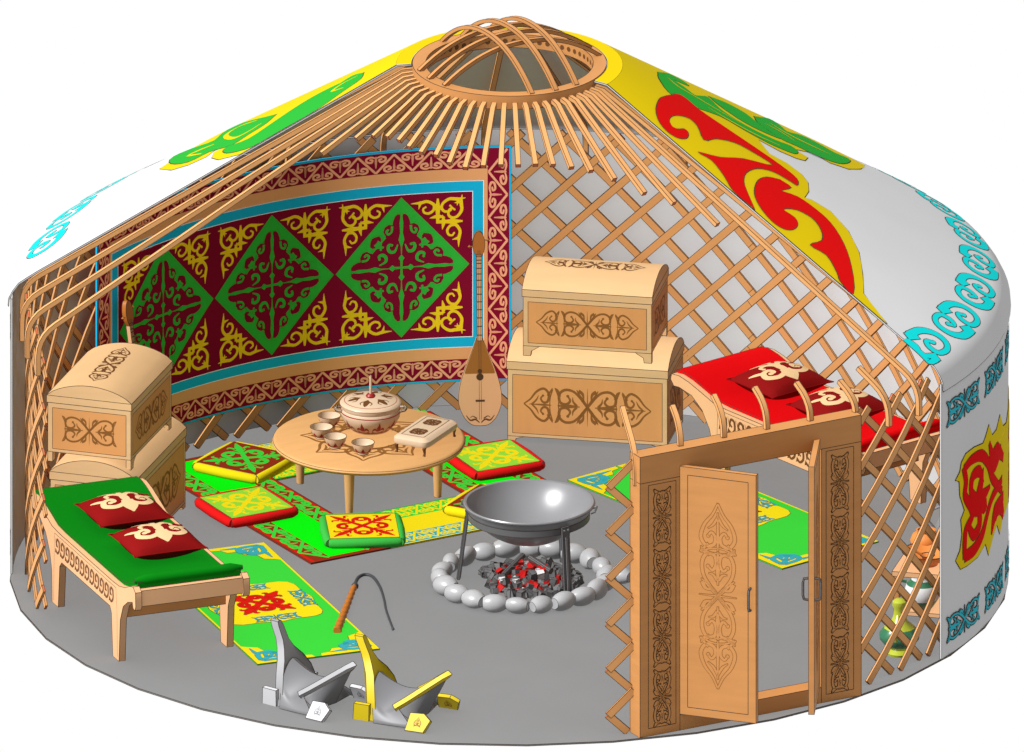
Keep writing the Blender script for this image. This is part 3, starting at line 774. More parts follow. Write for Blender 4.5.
# ---------------------------------------------------------------- beds
BW = .735
SIDE = [(0, 0), (.10, 0), (.125, .27), (.15, .305), (.96, .305), (.995, .27), (1.02, 0), (1.12, 0), (1.125, .2), (1.16, .31), (1.23, .41), (1.33, .475), (1.45, .495), (1.50, .49), (1.53, .525), (1.52, .56), (1.45, .567), (1.36, .553), (1.24, .52), (1.12, .485), (1.0, .478), (.10, .478), (.0, .482), (-.10, .505), (-.18, .54), (-.235, .555), (-.275, .53), (-.28, .44), (-.265, .415), (-.24, .42), (-.225, .455), (-.15, .43), (-.07, .375), (-.02, .27)]
TOP = [(-.225, .565), (-.17, .548), (-.09, .515), (0, .494), (.1, .483), (.6, .483), (1.0, .483), (1.12, .49), (1.24, .525), (1.36, .56), (1.45, .573), (1.52, .568)]
def bed(loc, rz, label, blanket, blabel, plabels, bmat):
    root = empty('wooden_bed', loc, rz); tag(root, label, 'bed', 'wooden beds')
    cell = [S([(.95, .15), (.55, .05), (.15, .3), (.2, .75), (.55, .85), (.7, .6), (.5, .45)], .04, .16, .2, .18, .16, .1, bulb=.07), F([(.62, .42), (.95, .95), (.78, .35)]), F([(.05, .95), (.22, .55), (.02, .5)]), F([(.55, .12), (1.0, .0), (.9, .32)])]
    for sx in (-1, 1):
        m = MB(); x0 = sx*(BW/2-.04); x1 = sx*BW/2
        m.prism(SIDE, lambda a, c, h: Vector((h, a, c)), min(x0, x1), max(x0, x1), 'wood_peach')
        for xs, sg in ((x1, sx), (x0, -sx)):
            f = lambda a, c, h: Vector((xs+sg*h, a, c))
            if xs == x1:
                for i in range(12): m.orn(put(cell, .085+.082*i, .335, .082, .11, ws=.1), f, .002, 'carving')
                for P in ([(.025, .02), (.03, .30)], [(.03, .30), (.05, .455)], [(.05, .455), (1.08, .455)], [(1.08, .455), (1.095, .02)]): m.orn([S(P, .003)], f, .0015, 'ink')
        m.build('side_panel', root)
    m = MB(); m.box((0, .035, .35), (BW-.08, .03, .16), 'wood'); m.box((0, -.245, .485), (BW-.08, .04, .10), 'wood_peach'); m.build('foot_rail', root)
    m = MB(); m.box((0, 1.085, .38), (BW-.08, .03, .12), 'wood'); m.box((0, 1.48, .515), (BW-.08, .045, .05), 'wood'); m.build('head_rail', root)
    m = MB(); m.slab(lambda u, v, h: Vector(((v-.5)*(BW-.085), 0, 0))+Vector((0, *_top(u, 1)))-Vector((0, 0, .03+.03*(1-h))), 20, 1, 'wood_peach'); m.build('bed_base', root)
    Mx = Matrix.Translation(loc) @ Matrix.Rotation(rz, 4, 'Z')
    # blanket lies over base and sides
    b = MB()
    b.slab(lambda u, v, h: Vector(((v-.5)*(BW-.075), *_top(u, 1)))+Vector((0, 0, -.026+.034*h)), 40, 6, bmat)
    pr = [Vector(((v/10-.5)*(BW-.04), -.20, .578)) for v in range(11)]
    b.tube(pr, [.014]+[.033]*9+[.014], bmat, seg=14)
    bo = b.build('blanket'); bo.location = loc; bo.rotation_euler = (0, 0, rz); tag(bo, blabel, 'blanket')
    for (px, py), pl in zip(((.05, 1.0), (.05, .43)), plabels):
        p = empty('pillow', Mx @ Vector((px, py, .494)), rz)
        tag(p, pl, 'pillow', 'dark red pillows')
        q = MB(); n = 16
        def pf(u, v, h):
            x, y = 2*u-1, 2*v-1
            e = max(0, (1-abs(x)**2.2)*(1-abs(y)**2.2))**.6
            sx_ = 1-.05*(1-abs(x))*abs(y)**2; 
            return Vector((x*.235*(1-.06*(1-y*y)**.5*abs(x)**3), y*.22*(1-.07*(1-x*x)**.5*abs(y)**3), .075+(.085*e if h else -.070*min(1, 1.25*e))))
        q.grid(lambda u, v: pf(u, v, 1), n, n, 'pillow_red', edge=False); q.grid(lambda u, v: pf(u, v, 0), n, n, 'pillow_red', edge=False)
        q.tube([pf(t, 0, 1) for t in [i/12 for i in range(13)]]+[pf(1, t, 1) for t in [i/12 for i in range(1, 13)]]+[pf(1-t, 1, 1) for t in [i/12 for i in range(1, 13)]]+[pf(0, 1-t, 1) for t in [i/12 for i in range(1, 13)]], .004, 'pillow_red', seg=6, edge=False)
        horn = [S([(0, -.15), (.16, -.42), (.42, -.5), (.66, -.3), (.6, -.02), (.4, .02), (.34, -.18), (.46, -.2)], .14, .18, .16, .1, bulb=.08),
                S([(.55, -.05), (.75, .15), (.9, .3)], .14, .12, .04), S([(.1, -.2), (.12, -.55), (.0, -.85)], .12, .2, .04),
                S([(0, .1), (.2, .42), (.42, .36), (.42, .2)], .14, .18, .12, .08, bulb=.06), S([(.2, .35), (.3, .6), (.55, .72)], .15, .13, .03)]
        D = horn+mx(horn)+[S([(0, -.8), (0, 0), (0, .85)], .1, .26, .08), S([(-.2, .78), (0, .62), (.2, .78)], .03, .14, .03)]
        def pm(a, c, h):
            w_ = pf((a/.235+1)/2, (c/.22+1)/2, 1); return w_+Vector((0, 0, h+.0))
        q.orn(put(D, 0, .0, .225, .20, ws=.22), pm, .0035, 'cream', maxlen=.05)
        q.build('cushion_body', p, edges=False)
def _top(u, d):
    t = u*(len(TOP)-1); i = min(int(t), len(TOP)-2); f = t-i
    return (TOP[i][0]+(TOP[i+1][0]-TOP[i][0])*f, TOP[i][1]+(TOP[i+1][1]-TOP[i][1])*f)
bed(Vector((-2.005, -1.405, 0)), R(21), 'wooden bed with scrolled ends and green blanket at the left', 'green', 'plain dark green blanket spread over the left bed',
    ('dark red pillow with cream scrolls on the green bed, the one nearer the chests', 'dark red pillow with cream scrolls on the green bed, the one nearer the foot end'), 'blanket_green')
bed(Vector((2.218, 1.03, 0)), R(39), 'wooden bed with scrolled ends and red blanket at the right behind the door', 'red', 'plain red blanket spread over the right bed',
    ('dark red pillow with cream scrolls on the red bed, the one nearer the chests', 'dark red pillow with cream scrolls on the red bed, nearer the door frame'), 'blanket_red')
# ---------------------------------------------------------------- rugs round the table
TC = Vector((-.845, 1.480, 0)); RUGC = Vector((-.835, 1.50, 0)); E1 = R(30)
HO, HI = .978, .43
def rug_side(s_, label):
    root = empty('felt_rug', TC, E1)
    m = MB(); x0, x1 = (HI, HO) if s_ > 0 else (-HO, -HI)
    m.box(((x0+x1)/2, 0, .005), (x1-x0, 2*HO, .010), 'rug_red')
    T = Matrix.Translation((0, 0, .010)); f = flat(T)
    for P in ((x0+.012, x1-.012),):
        m.patch(f, P[0], P[1], -HO+.012, HO-.012, .0006, 'rug_brightred', 1)
        m.patch(f, P[0]+.02, P[1]-.02, -HO+.012, HO-.012, .0012, 'rug_red', 1)
    xc = (x0+x1)/2
    m.patch(f, xc-.125, xc+.125, -HO+.04, HO-.04, .0018, 'rug_lime', 1)
    n = 6; L = (2*HO-.06)/n
    for i in range(n):
        y0 = -HO+.03+L*i
        for sg in (1, -1):
            bx = xc+sg*.125
            m.orn(T2(CELL, lambda x, y: (bx+sg*(.004+y*.122), y0+x*L), .26), f, .0025, 'rug_green')
    o = m.build('rug', None); bpy.data.objects.remove(root)
    o.name = 'felt_rug'; o.location = RUGC; o.rotation_euler = (0, 0, E1)
    tag(o, label, 'rug'); return o
rug_side(-1, 'lime green felt rug with red borders left of the table, under two cushions')
rug_side(1, 'lime green felt rug with red borders right of the table, running behind the cauldron')
def rug_mid(s_, label):
    m = MB(); y0, y1 = (-HO, -.40) if s_ < 0 else (.40, HO)
    m.box((0, (y0+y1)/2, .005), (2*HI-.004, y1-y0, .010), 'rug_yellow')
    f = flat(Matrix.Translation((0, 0, .010))); n = 5; L = (2*HI-.03)/n
    yi, yo = (y1, y0) if s_ < 0 else (y0, y1); q = 1 if yi > yo else -1
    m.patch(f, -HI+.005, HI-.005, min(yi, yi-q*.165), max(yi, yi-q*.165), .0008, 'rug_green', 1)
    m.patch(f, -HI+.005, HI-.005, min(yo+q*.014, yo+q*.175), max(yo+q*.014, yo+q*.175), .0008, 'rug_cyan', 1)
    for i in range(n):
        m.orn(T2(CELL, lambda x, y: (-HI+.015+(i+x)*L, yi-q*(.01+y*.145)), .17), f, .0018, 'rug_yellow')
        m.orn(T2(CELL, lambda x, y: (-HI+.015+(i+x)*L, yo+q*(.022+y*.145)), .17), f, .0018, 'rug_yellow')
    o = m.build('felt_rug'); o.location = RUGC; o.rotation_euler = (0, 0, E1); tag(o, label, 'rug')
rug_mid(-1, 'yellow felt rug with cyan and green scrolled borders in front of the round table')
rug_mid(1, 'yellow felt rug with cyan and green scrolled borders behind the round table, mostly hidden')

# ---------------------------------------------------------------- cushions round the table
def cushion(az, rad, spin, side, top, orn, label):
    p = Vector((TC.x+.012+rad*cos(R(az)), TC.y+rad*sin(R(az)), .0135))
    root = empty('floor_cushion', p, R(spin)); tag(root, label, 'cushion', 'square cushions round the table')
    w = .225; h = .062
    m = MB()
    m.box((0, 0, h/2), (2*w-.03, 2*w-.03, h-.004), top)
    for a in range(4):
        T = Matrix.Rotation(a*pi/2, 4, 'Z'); m.T = T
        m.tube([(-w+.01, -w+.012, h/2), (-w+.03, -w+.006, h/2), (0, -w, h/2), (w-.03, -w+.006, h/2), (w-.01, -w+.012, h/2)], [.024, .030, .031, .030, .024], side, seg=12)
    m.T = None
    f = flat(Matrix.Translation((0, 0, h-.002)))
    m.patch(f, -w+.03, w-.03, -w+.03, w-.03, .001, top, 1, 1)
    m.orn(put(rot(CUSH, pi/4), 0, 0, .265, ws=.27), f, .0022, orn)
    m.build('cushion_body', root)
cushion(155, .835, -32, 'cushion_yellow', 'rug_red', 'rug_green', 'cushion with red top, green scrolls and yellow edges, left of the table at the back')
cushion(209.5, .86, 28, 'cushion_red', 'lime_pale', 'cushion_yellow', 'square cushion with green and yellow top and red edges, left of the table in front')
cushion(266.5, .84, 4, 'cushion_green', 'cushion_yellow', 'rug_brightred', 'square cushion with red scrolls on yellow and green edges, in front of the table')
cushion(332.5, .84, -28, 'cushion_yellow', 'rug_red', 'rug_green', 'cushion with yellow edge and red top half hidden behind the cauldron')
cushion(28.5, .84, 26, 'cushion_red', 'lime_pale', 'cushion_yellow', 'square cushion with green and yellow top and red edges, right of the table')

# ---------------------------------------------------------------- long green rugs by the beds
def long_rug(c, az, W, L, label):
    m = MB(); m.box((0, 0, .004), (W, L, .008), 'rug_green')
    f = flat(Matrix.Translation((0, 0, .008)))
    curl = [S([(.05, .1), (.1, .45), (.35, .5), (.42, .25), (.25, .2)], .12, .14, .12, .08, bulb=.05)]; curl = curl+T2(curl, lambda x, y: (y, x))+[S([(.05, .05), (.4, .4)], .16, .05), S([(.5, .08), (.8, .06)], .12, .02), S([(.08, .5), (.06, .8)], .12, .02)]
    for sx in (-1, 1):
        for sy in (-1, 1):
            g = lambda x, y: (sx*(W/2-x), sy*(L/2-y))
            m.orn2(T2([F([(.0, .0), (.37, .0), (.36, .04), (.30, .05), (.27, .10), (.20, .10), (.19, .16), (.12, .18), (.10, .27), (.04, .30), (.0, .33)])], g), f, .001, 'rug_yellow', 'ink', .004)
            m.orn(T2([F([(.02, .02), (.29, .02), (.02, .25)])], g), f, .003, 'rug_yellow')
            m.orn2(T2(curl, lambda x, y: (sx*(W/2-.025-x*.34), sy*(L/2-.025-y*.30)), .26), f, .0042, 'rug_cyan', 'ink', .002)
    med = []
    for i in range(48):
        a = 2*pi*i/48; r = .345*(1-.10*cos(4*a)+.05*cos(8*a)); med.append((r*cos(a), r*sin(a)*1.05))
    m.orn2([F(med)], f, .001, 'rug_yellow', 'ink', .004)
    m.orn2(put(rot(CUSH, pi/4), 0, 0, .235, ws=.36), f, .003, 'rug_brightred', 'ink', .003)
    for q in range(4):
        D = rot(T2(XPAN, lambda x, y: (x*.13, .268+y*.075), .085), q*pi/2)
        m.orn2(D, f, .003, 'rug_cyan', 'ink', .003)
    for sx in (-1, 1): m.patch(f, sx*(W/2-.012), sx*W/2, -L/2, L/2, .0015, 'rug_yellow', 1)
    o = m.build('long_rug'); o.location = (c[0], c[1], 0); o.rotation_euler = (0, 0, R(az-90)); tag(o, label, 'rug')
long_rug((-1.495, -.54), 110.4, .78, 1.99, 'long green felt rug with red and yellow medallion beside the left bed')
long_rug((1.285, 1.09), 129.6, .75, 2.02, 'long green felt rug with yellow corners beside the red bed, seen through the doorway')

# ---------------------------------------------------------------- round table
t = empty('round_table', TC, R(30)); tag(t, 'low round wooden table with four legs and carved petals on its top', 'table')
m = MB(); HT = .335
m.lathe([(.0, HT-.045), (.555, HT-.045), (.575, HT-.036), (.582, HT-.022), (.575, HT-.008), (.56, HT), (0, HT)], 'wood_table', seg=64, edge=False)
f = flat(Matrix.Translation((0, 0, HT)))
for i in range(8):
    a = R(45*i+10)
    m.orn(T2(HEART, lambda x, y: ((.20+x*.21)*cos(a)-(y*.22)*sin(a), (.20+x*.21)*sin(a)+(y*.22)*cos(a)), .23), f, .0015, 'carving_mid')
m.orn([S([(.2*cos(2*pi*i/24), .2*sin(2*pi*i/24)) for i in range(25)], .012)], f, .0015, 'carving')
m.tube([(.578*cos(2*pi*i/64), .578*sin(2*pi*i/64), HT-.012) for i in range(65)], .0015, 'ink', seg=4, edge=False, cap=False)
m.build('tabletop', t)
for i in range(4):
    a = R(90*i+44); l = MB()
    l.lathe([(.022, 0), (.028, .14), (.034, HT-.04)], 'wood_table', c=(.43*cos(a), .43*sin(a), .0), seg=16); l.build('leg', t)

# pot with lid and ladle
pt = empty('porridge_tureen', (-.835, 1.63, HT+.002)); tag(pt, 'large cream pot with red ornaments and lid on the round table', 'pot')
m = MB()
m.lathe([(0, 0), (.115, 0), (.122, .012), (.15, .04), (.172, .075), (.180, .105), (.178, .125), (.172, .135), (.176, .14), (.176, .16)], 'porcelain', seg=40, edge=False)
def cyl(prof):
    def fn(a, b, h):
        for (r0, z0), (r1, z1) in zip(prof, prof[1:]):
            if z0 <= b <= z1:
                r = r0+(r1-r0)*(b-z0)/(z1-z0); break
        else: r = prof[-1][0]
        return Vector(((r+h)*cos(a), (r+h)*sin(a), b))
    return fn
bodyf = cyl([(.115, 0), (.122, .012), (.15, .04), (.172, .075), (.180, .105), (.178, .125), (.172, .135)])
lily = [F([(0, .09), (-.09, .06), (-.05, .04), (-.02, .0), (.02, 0), (.05, .04), (.09, .06)]), F([(0, .095), (-.075, .06), (0, .02), (.075, .06)])]
for i in range(10):
    a0 = 2*pi*i/10
    D = [F([(-.07, .055), (0, .095), (.07, .055), (.02, .03), (-.02, .03)]), S([(.03, .035), (.14, .05), (.22, .035), (.2, .018), (.14, .022)], .014, .016, .012), S([(-.03, .035), (-.14, .05), (-.22, .035), (-.2, .018), (-.14, .022)], .014, .016, .012), S([(-.28, .014), (.28, .014)], .01)]
    m.orn(T2(D, lambda x, y: (a0+x*1.1, y)), bodyf, .002, 'porcelain_red', maxlen=.03)
for z, w_ in ((.118, .006),): m.tube([bodyf(2*pi*i/40, z, 0) for i in range(41)], .0035, 'porcelain_red', seg=6, edge=False, cap=False)
m.build('bowl', pt, edges=False)
for s_ in (-1, 1):
    h = MB(); h.tube([(s_*.172, y, z) for y, z in ()] or [(s_*.172, -.04, .125), (s_*.205, -.03, .13), (s_*.212, 0, .132), (s_*.205, .03, .13), (s_*.172, .04, .125)], .009, 'porcelain', seg=8); h.build('handle', pt)
l = MB()
l.lathe([(.183, .160), (.186, .168), (.180, .176), (.165, .182), (.10, .196), (.03, .203), (0, .204)], 'porcelain', seg=40, edge=False)
lf = lambda a, b, h: Vector((a, b, .204-.9*(a*a+b*b)+h))
for i in range(6):
    a = R(60*i+15)
    l.orn(T2([F([(.06, 0), (.085, .022), (.13, .012), (.145, 0), (.13, -.012), (.085, -.022)]), S([(.075, .0), (.10, .035), (.125, .03)], .012, .004), S([(.075, .0), (.10, -.035), (.125, -.03)], .012, .004)], lambda x, y: (x*cos(a)-y*sin(a), x*sin(a)+y*cos(a))), lf, .003, 'carving', maxlen=.03)
l.tube([lf(.158*cos(2*pi*i/40), .158*sin(2*pi*i/40), 0) for i in range(41)], .003, 'porcelain_red', seg=6, edge=False, cap=False)
lo = l.build('lid', pt, edges=False)
kn = MB(); kn.lathe([(0, .2), (.026, .2), (.03, .212), (.02, .224), (0, .226)], 'porcelain_red', seg=16, edge=False); kn.lathe([(.008, .222), (.0075, .34), (.0, .343)], 'porcelain', seg=10); tag(kn.build('lid_handle', lo), 'thin upright pale rod on a red knob')

# tea bowls
def cup(px, py, label):
    z = HT+.075; Y = (CY-SZ*z-py)/SY; X = (px-CX)/SX
    e = empty('tea_bowl', (X, Y, HT+.002)); tag(e, label, 'bowl', 'tea bowls on the round table')
    m = MB()
    m.lathe([(0, 0), (.034, 0), (.034, .008), (.050, .022), (.062, .045), (.070, .072), (.066, .072), (.058, .046), (.045, .026), (0, .016)], 'porcelain', seg=28, edge=False)
    bf = cyl([(.034, .008), (.050, .022), (.062, .045), (.070, .072)])
    for i in range(8):
        a0 = 2*pi*i/8; m.orn(T2([F([(-.2, .028), (0, .05), (.2, .028), (.0, .018)]), S([(-.35, .02), (.35, .02)], .008)], lambda x, y: (a0+x, y)), bf, .0015, 'porcelain_red', maxlen=.03)
    for r, z_ in ((.0685, .072), (.034, .0015)): m.tube([(r*cos(2*pi*i/28), r*sin(2*pi*i/28), z_) for i in range(29)], .0022, 'carving', seg=5, edge=False, cap=False)
    m.build('bowl', e, edges=False)
cup(329.4, 415, 'small cream tea bowl close beside the big pot, furthest back of the four')
cup(321.5, 426.5, 'small cream tea bowl furthest to the left of the four on the table')
cup(335.3, 436, 'small cream tea bowl between the leftmost bowl and the frontmost bowl')
cup(363, 442, 'small cream tea bowl in front of the big pot, nearest the table edge')

# covered dish on curled feet
e = empty('serving_dish', (-.505, 1.35, HT+.0015), R(63)); tag(e, 'cream covered rectangular dish on four curled feet, right of the pot on the round table', 'dish')
m = MB(); lw, ww = .20, .105
def rr(a, b, r, n=5):
    o = []
    for q, (sx, sy) in enumerate(((1, 1), (-1, 1), (-1, -1), (1, -1))):
        for i in range(n+1):
            g = q*pi/2+i*pi/2/n; o.append((sx*(a-r)+r*cos(g), sy*(b-r)+r*sin(g)))
    return o
lev = [(.0, .055, .02), (.012, .06, .02), (.018, .075, .03), (.015, .095, .03), (-.004, .108, .03), (-.02, .112, .02)]
rings = [[(x, y, z) for x, y in rr(lw+g, ww+g, max(.01, .03+g))] for g, z, _ in lev]
n = len(rings[0]); vs = [p for r_ in rings for p in r_]
m.add(vs, [(i*n+j, i*n+(j+1) % n, (i+1)*n+(j+1) % n, (i+1)*n+j) for i in range(len(lev)-1) for j in range(n)]+[tuple(range(n-1, -1, -1)), tuple((len(lev)-1)*n+j for j in range(n))], 'porcelain', smooth=True, edge=False)
f = flat(Matrix.Translation((0, 0, .112)))
outline_rect(m, f, -lw+.03, lw-.03, -ww+.03, ww-.03, .0012, m='carving', w=.006)
for x in (-.09, .09):
    m.orn(put(RAMX, x, 0, .06, ws=.09), f, .0012, 'carving')
m.build('dish_body', e, edges=False)
for sx in (-1, 1):
    for sy in (-1, 1):
        g = MB(); a, b = sx*(lw-.01), sy*(ww-.012)
        g.tube([(a-sx*.05, b, .062), (a-sx*.01, b, .066), (a+sx*.012, b, .05), (a+sx*.004, b, .022), (a+sx*.012, b, .004)], [.009, .012, .011, .007, .009], 'carving', seg=8, edge=False); g.build('foot', e, edges=False)

# ---------------------------------------------------------------- cauldron on tripod over the fire
KC = Vector((.117, -.14, 0))
kz = empty('cauldron', KC+Vector((0, 0, .255))); tag(kz, 'wide grey iron cauldron resting on a tripod over the fire', 'cauldron')
m = MB(); n = 14; Rk = .39; dp = .25
Rs = (Rk*Rk+dp*dp)/(2*dp)
outp = [(Rs*sin(t), Rs-Rs*cos(t)) for t in [i/n*math.asin(Rk/Rs) for i in range(n+1)]]
inp = [(r*.975, z+.012) for r, z in reversed(outp[:-1])]
m.lathe(outp+[(Rk+.006, dp+.004), (Rk, dp+.012), (Rk*.965, dp+.008)]+inp, 'steel', seg=56, edge=False)
m.tube([((Rk+.005)*cos(2*pi*i/56), (Rk+.005)*sin(2*pi*i/56), dp+.002) for i in range(57)], .005, 'steel_dark', seg=6, edge=False, cap=False)
m.build('bowl', kz, edges=False)
for a in (172, -8):
    h = MB(); c, s_ = cos(R(a)), sin(R(a))
    h.tube([((Rk*.98)*c-s_*y, (Rk*.98)*s_+c*y, z) for y, z in ((-.05, dp-.03),)]+[((Rk+.016)*c-s_*y, (Rk+.016)*s_+c*y, dp-.02) for y in (-.045, 0, .045)]+[((Rk*.98)*c-s_*.05, (Rk*.98)*s_+c*.05, dp-.03)], .007, 'steel_dark', seg=8, edge=False); h.build('handle', kz, edges=False)
tp = empty('fire_tripod', KC); tag(tp, 'dark grey iron tripod stand with ring band under the cauldron', 'tripod')
m = MB(); rb, z0, z1 = .366, .415, .455
m.grid(lambda u, v: P3(360*u, rb, z0+(z1-z0)*v), 56, 1, 'steel_dark'); m.grid(lambda u, v: P3(360*u, rb-.006, z0+(z1-z0)*v), 56, 1, 'steel_dark'); m.grid(lambda u, v: P3(360*u, rb-.006*v, z1), 56, 1, 'steel_dark')
m.build('ring_band', tp)
for a, rf in ((172, .425), (-54, .40), (58, .40)):
    l = MB(); d = P3(a, 1, 0); s_ = P3(a+90, 1, 0)
    pts = [d*rf+Vector((0, 0, .0)), d*(rb+.008)+Vector((0, 0, .40)), d*(rb+.008)+Vector((0, 0, .462))]
    l.sweep(pts, [s_]*3, [d]*3, [.05, .05, .055], .014, 'steel_dark')
    l.sweep([p+d*.008 for p in pts[:2]], [s_]*2, [d]*2, .012, .012, 'steel')
    for y in (-.014, .014): l.lathe([(.006, 0), (.006, .006), (0, .008)], 'steel', c=pts[2]+d*.006+s_*y+Vector((0, 0, -.02)), seg=8, T=Matrix.Rotation(R(a), 4, 'Z') @ Matrix.Rotation(pi/2, 4, 'Y'), edge=False)
    l.build('leg', tp)

# hearth stones
FC = Vector((.085, -.195, 0))
def stone_mesh(seed):
    rnd = random.Random(seed); m = MB(); prof = []; L = .078
    for i in range(11):
        t = -1+2*i/10; prof.append((.058*(1-.42*abs(t)**2.3), t*L))
    T = Matrix.Rotation(pi/2, 4, 'Y')
    ph = rnd.random()*6
    m.lathe(prof, 'stone', T=T, seg=20, edge=True, wob=lambda g, z: 1+.06*sin(g*2+ph)+.03*sin(g*3+ph*2))
    return m
protos = []
NS = 22
for i in range(NS):
    a = R(360*i/NS+4); rnd = random.Random(i+50)
    if i < 4:
        o = stone_mesh(i).build('hearth_stone', er=.0013, ang=50); protos.append(o)
    else:
        o = protos[i % 4].copy(); col.objects.link(o)
    s_ = .98+.16*rnd.random()
    o.location = (FC.x+.50*cos(a), FC.y+.50*sin(a), .050*s_+.002); o.rotation_euler = (R(rnd.uniform(0, 360)) if i >= 4 else 0, 0, a+pi/2+R(rnd.uniform(-28, 28))); o.scale = (s_*.86, s_*.94, s_*.94)
    if i == 0: pass
    tag(o, 'pale grey barrel-shaped stone in the ring round the fire', 'stone', 'stones round the fire')
o = protos[1].copy(); col.objects.link(o); o.location = (.668, -.17, .054); o.rotation_euler = (1, 0, R(-35)); tag(o, 'pale grey stone lying just outside the ring, nearest the door frame lattice', 'stone')

# coals
def lump(rnd, m_):
    m = MB(); s_ = .0195; pts = []
    q = [Vector((x*s_*rnd.uniform(.75, 1.2), y*s_*rnd.uniform(.75, 1.2), z*s_*rnd.uniform(.8, 1.1))) for z in (-1, 1) for x, y in ((-1, -1), (1, -1), (1, 1), (-1, 1))]
    m.add(q, [(3, 2, 1, 0), (4, 5, 6, 7), (0, 1, 5, 4), (1, 2, 6, 5), (2, 3, 7, 6), (3, 0, 4, 7)], m_); return m
FCc = Vector((.115, -.165, 0))
kinds = {'coal': ('charcoal_lump', 'dark grey charcoal lump in the fire under the cauldron', 'charcoal', 'charcoal lumps in the fire'),
         'ember': ('ember', 'red glowing ember among the coals under the cauldron', 'ember', 'red embers in the fire'),
         'ash': ('ash_lump', 'white ashy lump among the coals under the cauldron', 'ash', 'white ash lumps in the fire')}
pr = {}
for kd in kinds:
    pr[kd] = []
rnd = random.Random(3)
for i in range(250):
    if i < 165: g = sqrt(rnd.random()); rr_ = .312*g**.8; zl_ = .018
    elif i < 225: g = sqrt(rnd.random()); rr_ = .215*g; zl_ = .05
    else: g = sqrt(rnd.random()); rr_ = .12*g; zl_ = .08
    a = rnd.random()*2*pi
    x = rnd.random()
    kd = 'coal'
    if rr_ < .24: kd = 'ember' if x < (.30 if i < 225 else .42) else ('ash' if x > .89 else 'coal')
    nm, lb, ct, gr = kinds[kd]
    if len(pr[kd]) < 4: o = lump(rnd, kd).build(nm, er=.0012); pr[kd].append(o)
    else: o = pr[kd][i % 4].copy(); col.objects.link(o)
    s_ = rnd.uniform(.8, 1.15); o.scale = (s_, s_, s_*rnd.uniform(.8, 1.3))
    o.location = (FCc.x+rr_*cos(a), FCc.y+rr_*sin(a), zl_+.004+.012*rnd.random()); o.rotation_euler = (rnd.uniform(-.5, .5), rnd.uniform(-.5, .5), rnd.random()*6)
    tag(o, lb, ct, gr)
def log(p, q, label):
    m = MB(); m.tube([p, q], .017, 'coal', seg=9); o = m.build('charred_log'); tag(o, label, 'log')
log((-.04, -.26, .085), (.08, -.02, .125), 'charred grey stick on the coals leaning up to the right')
log((.12, -.05, .125), (.25, -.20, .09), 'charred grey stick on the coals sloping down towards the front tripod leg')

# ---------------------------------------------------------------- whip
def fp(px, py, z=0): return Vector(((px-CX)/SX, (CY-SZ*z-py)/SY, z))
wh = empty('horse_whip', fp(347, 608)); tag(wh, 'whip with ribbed brown handle and curved dark lash on the floor', 'whip')
off = -wh.location
m = MB(); a, b = fp(337, 631, .022), fp(354.5, 586, .022); pts = [a.lerp(b, i/36)+off for i in range(37)]
m.tube(pts, [(.023-.007*i/36)*(1+.24*sin(i*1.7)) for i in range(37)], 'amber_wood', seg=12, edge=False); m.build('handle', wh, edges=False)
m = MB(); L = cr([(354.5, 586), (358, 578), (365, 574.5), (373, 577), (380, 587), (384, 599), (386.5, 611), (393, 629)], 6)
m.tube([fp(x, y, .012)+off for x, y in L], [.011-.004*i/len(L) for i in range(len(L))], 'lash', seg=8, edge=False)
p0 = fp(355, 586, .02)+off; m.lathe([(0, -.02), (.02, -.012), (.022, .006), (.012, .02), (0, .022)], 'lash', c=p0, seg=10, edge=False)
p0 = fp(393, 629, .012)+off; m.lathe([(0, -.012), (.012, 0), (0, .012)], 'lash', c=p0, seg=8, edge=False); m.build('lash', wh, edges=False)

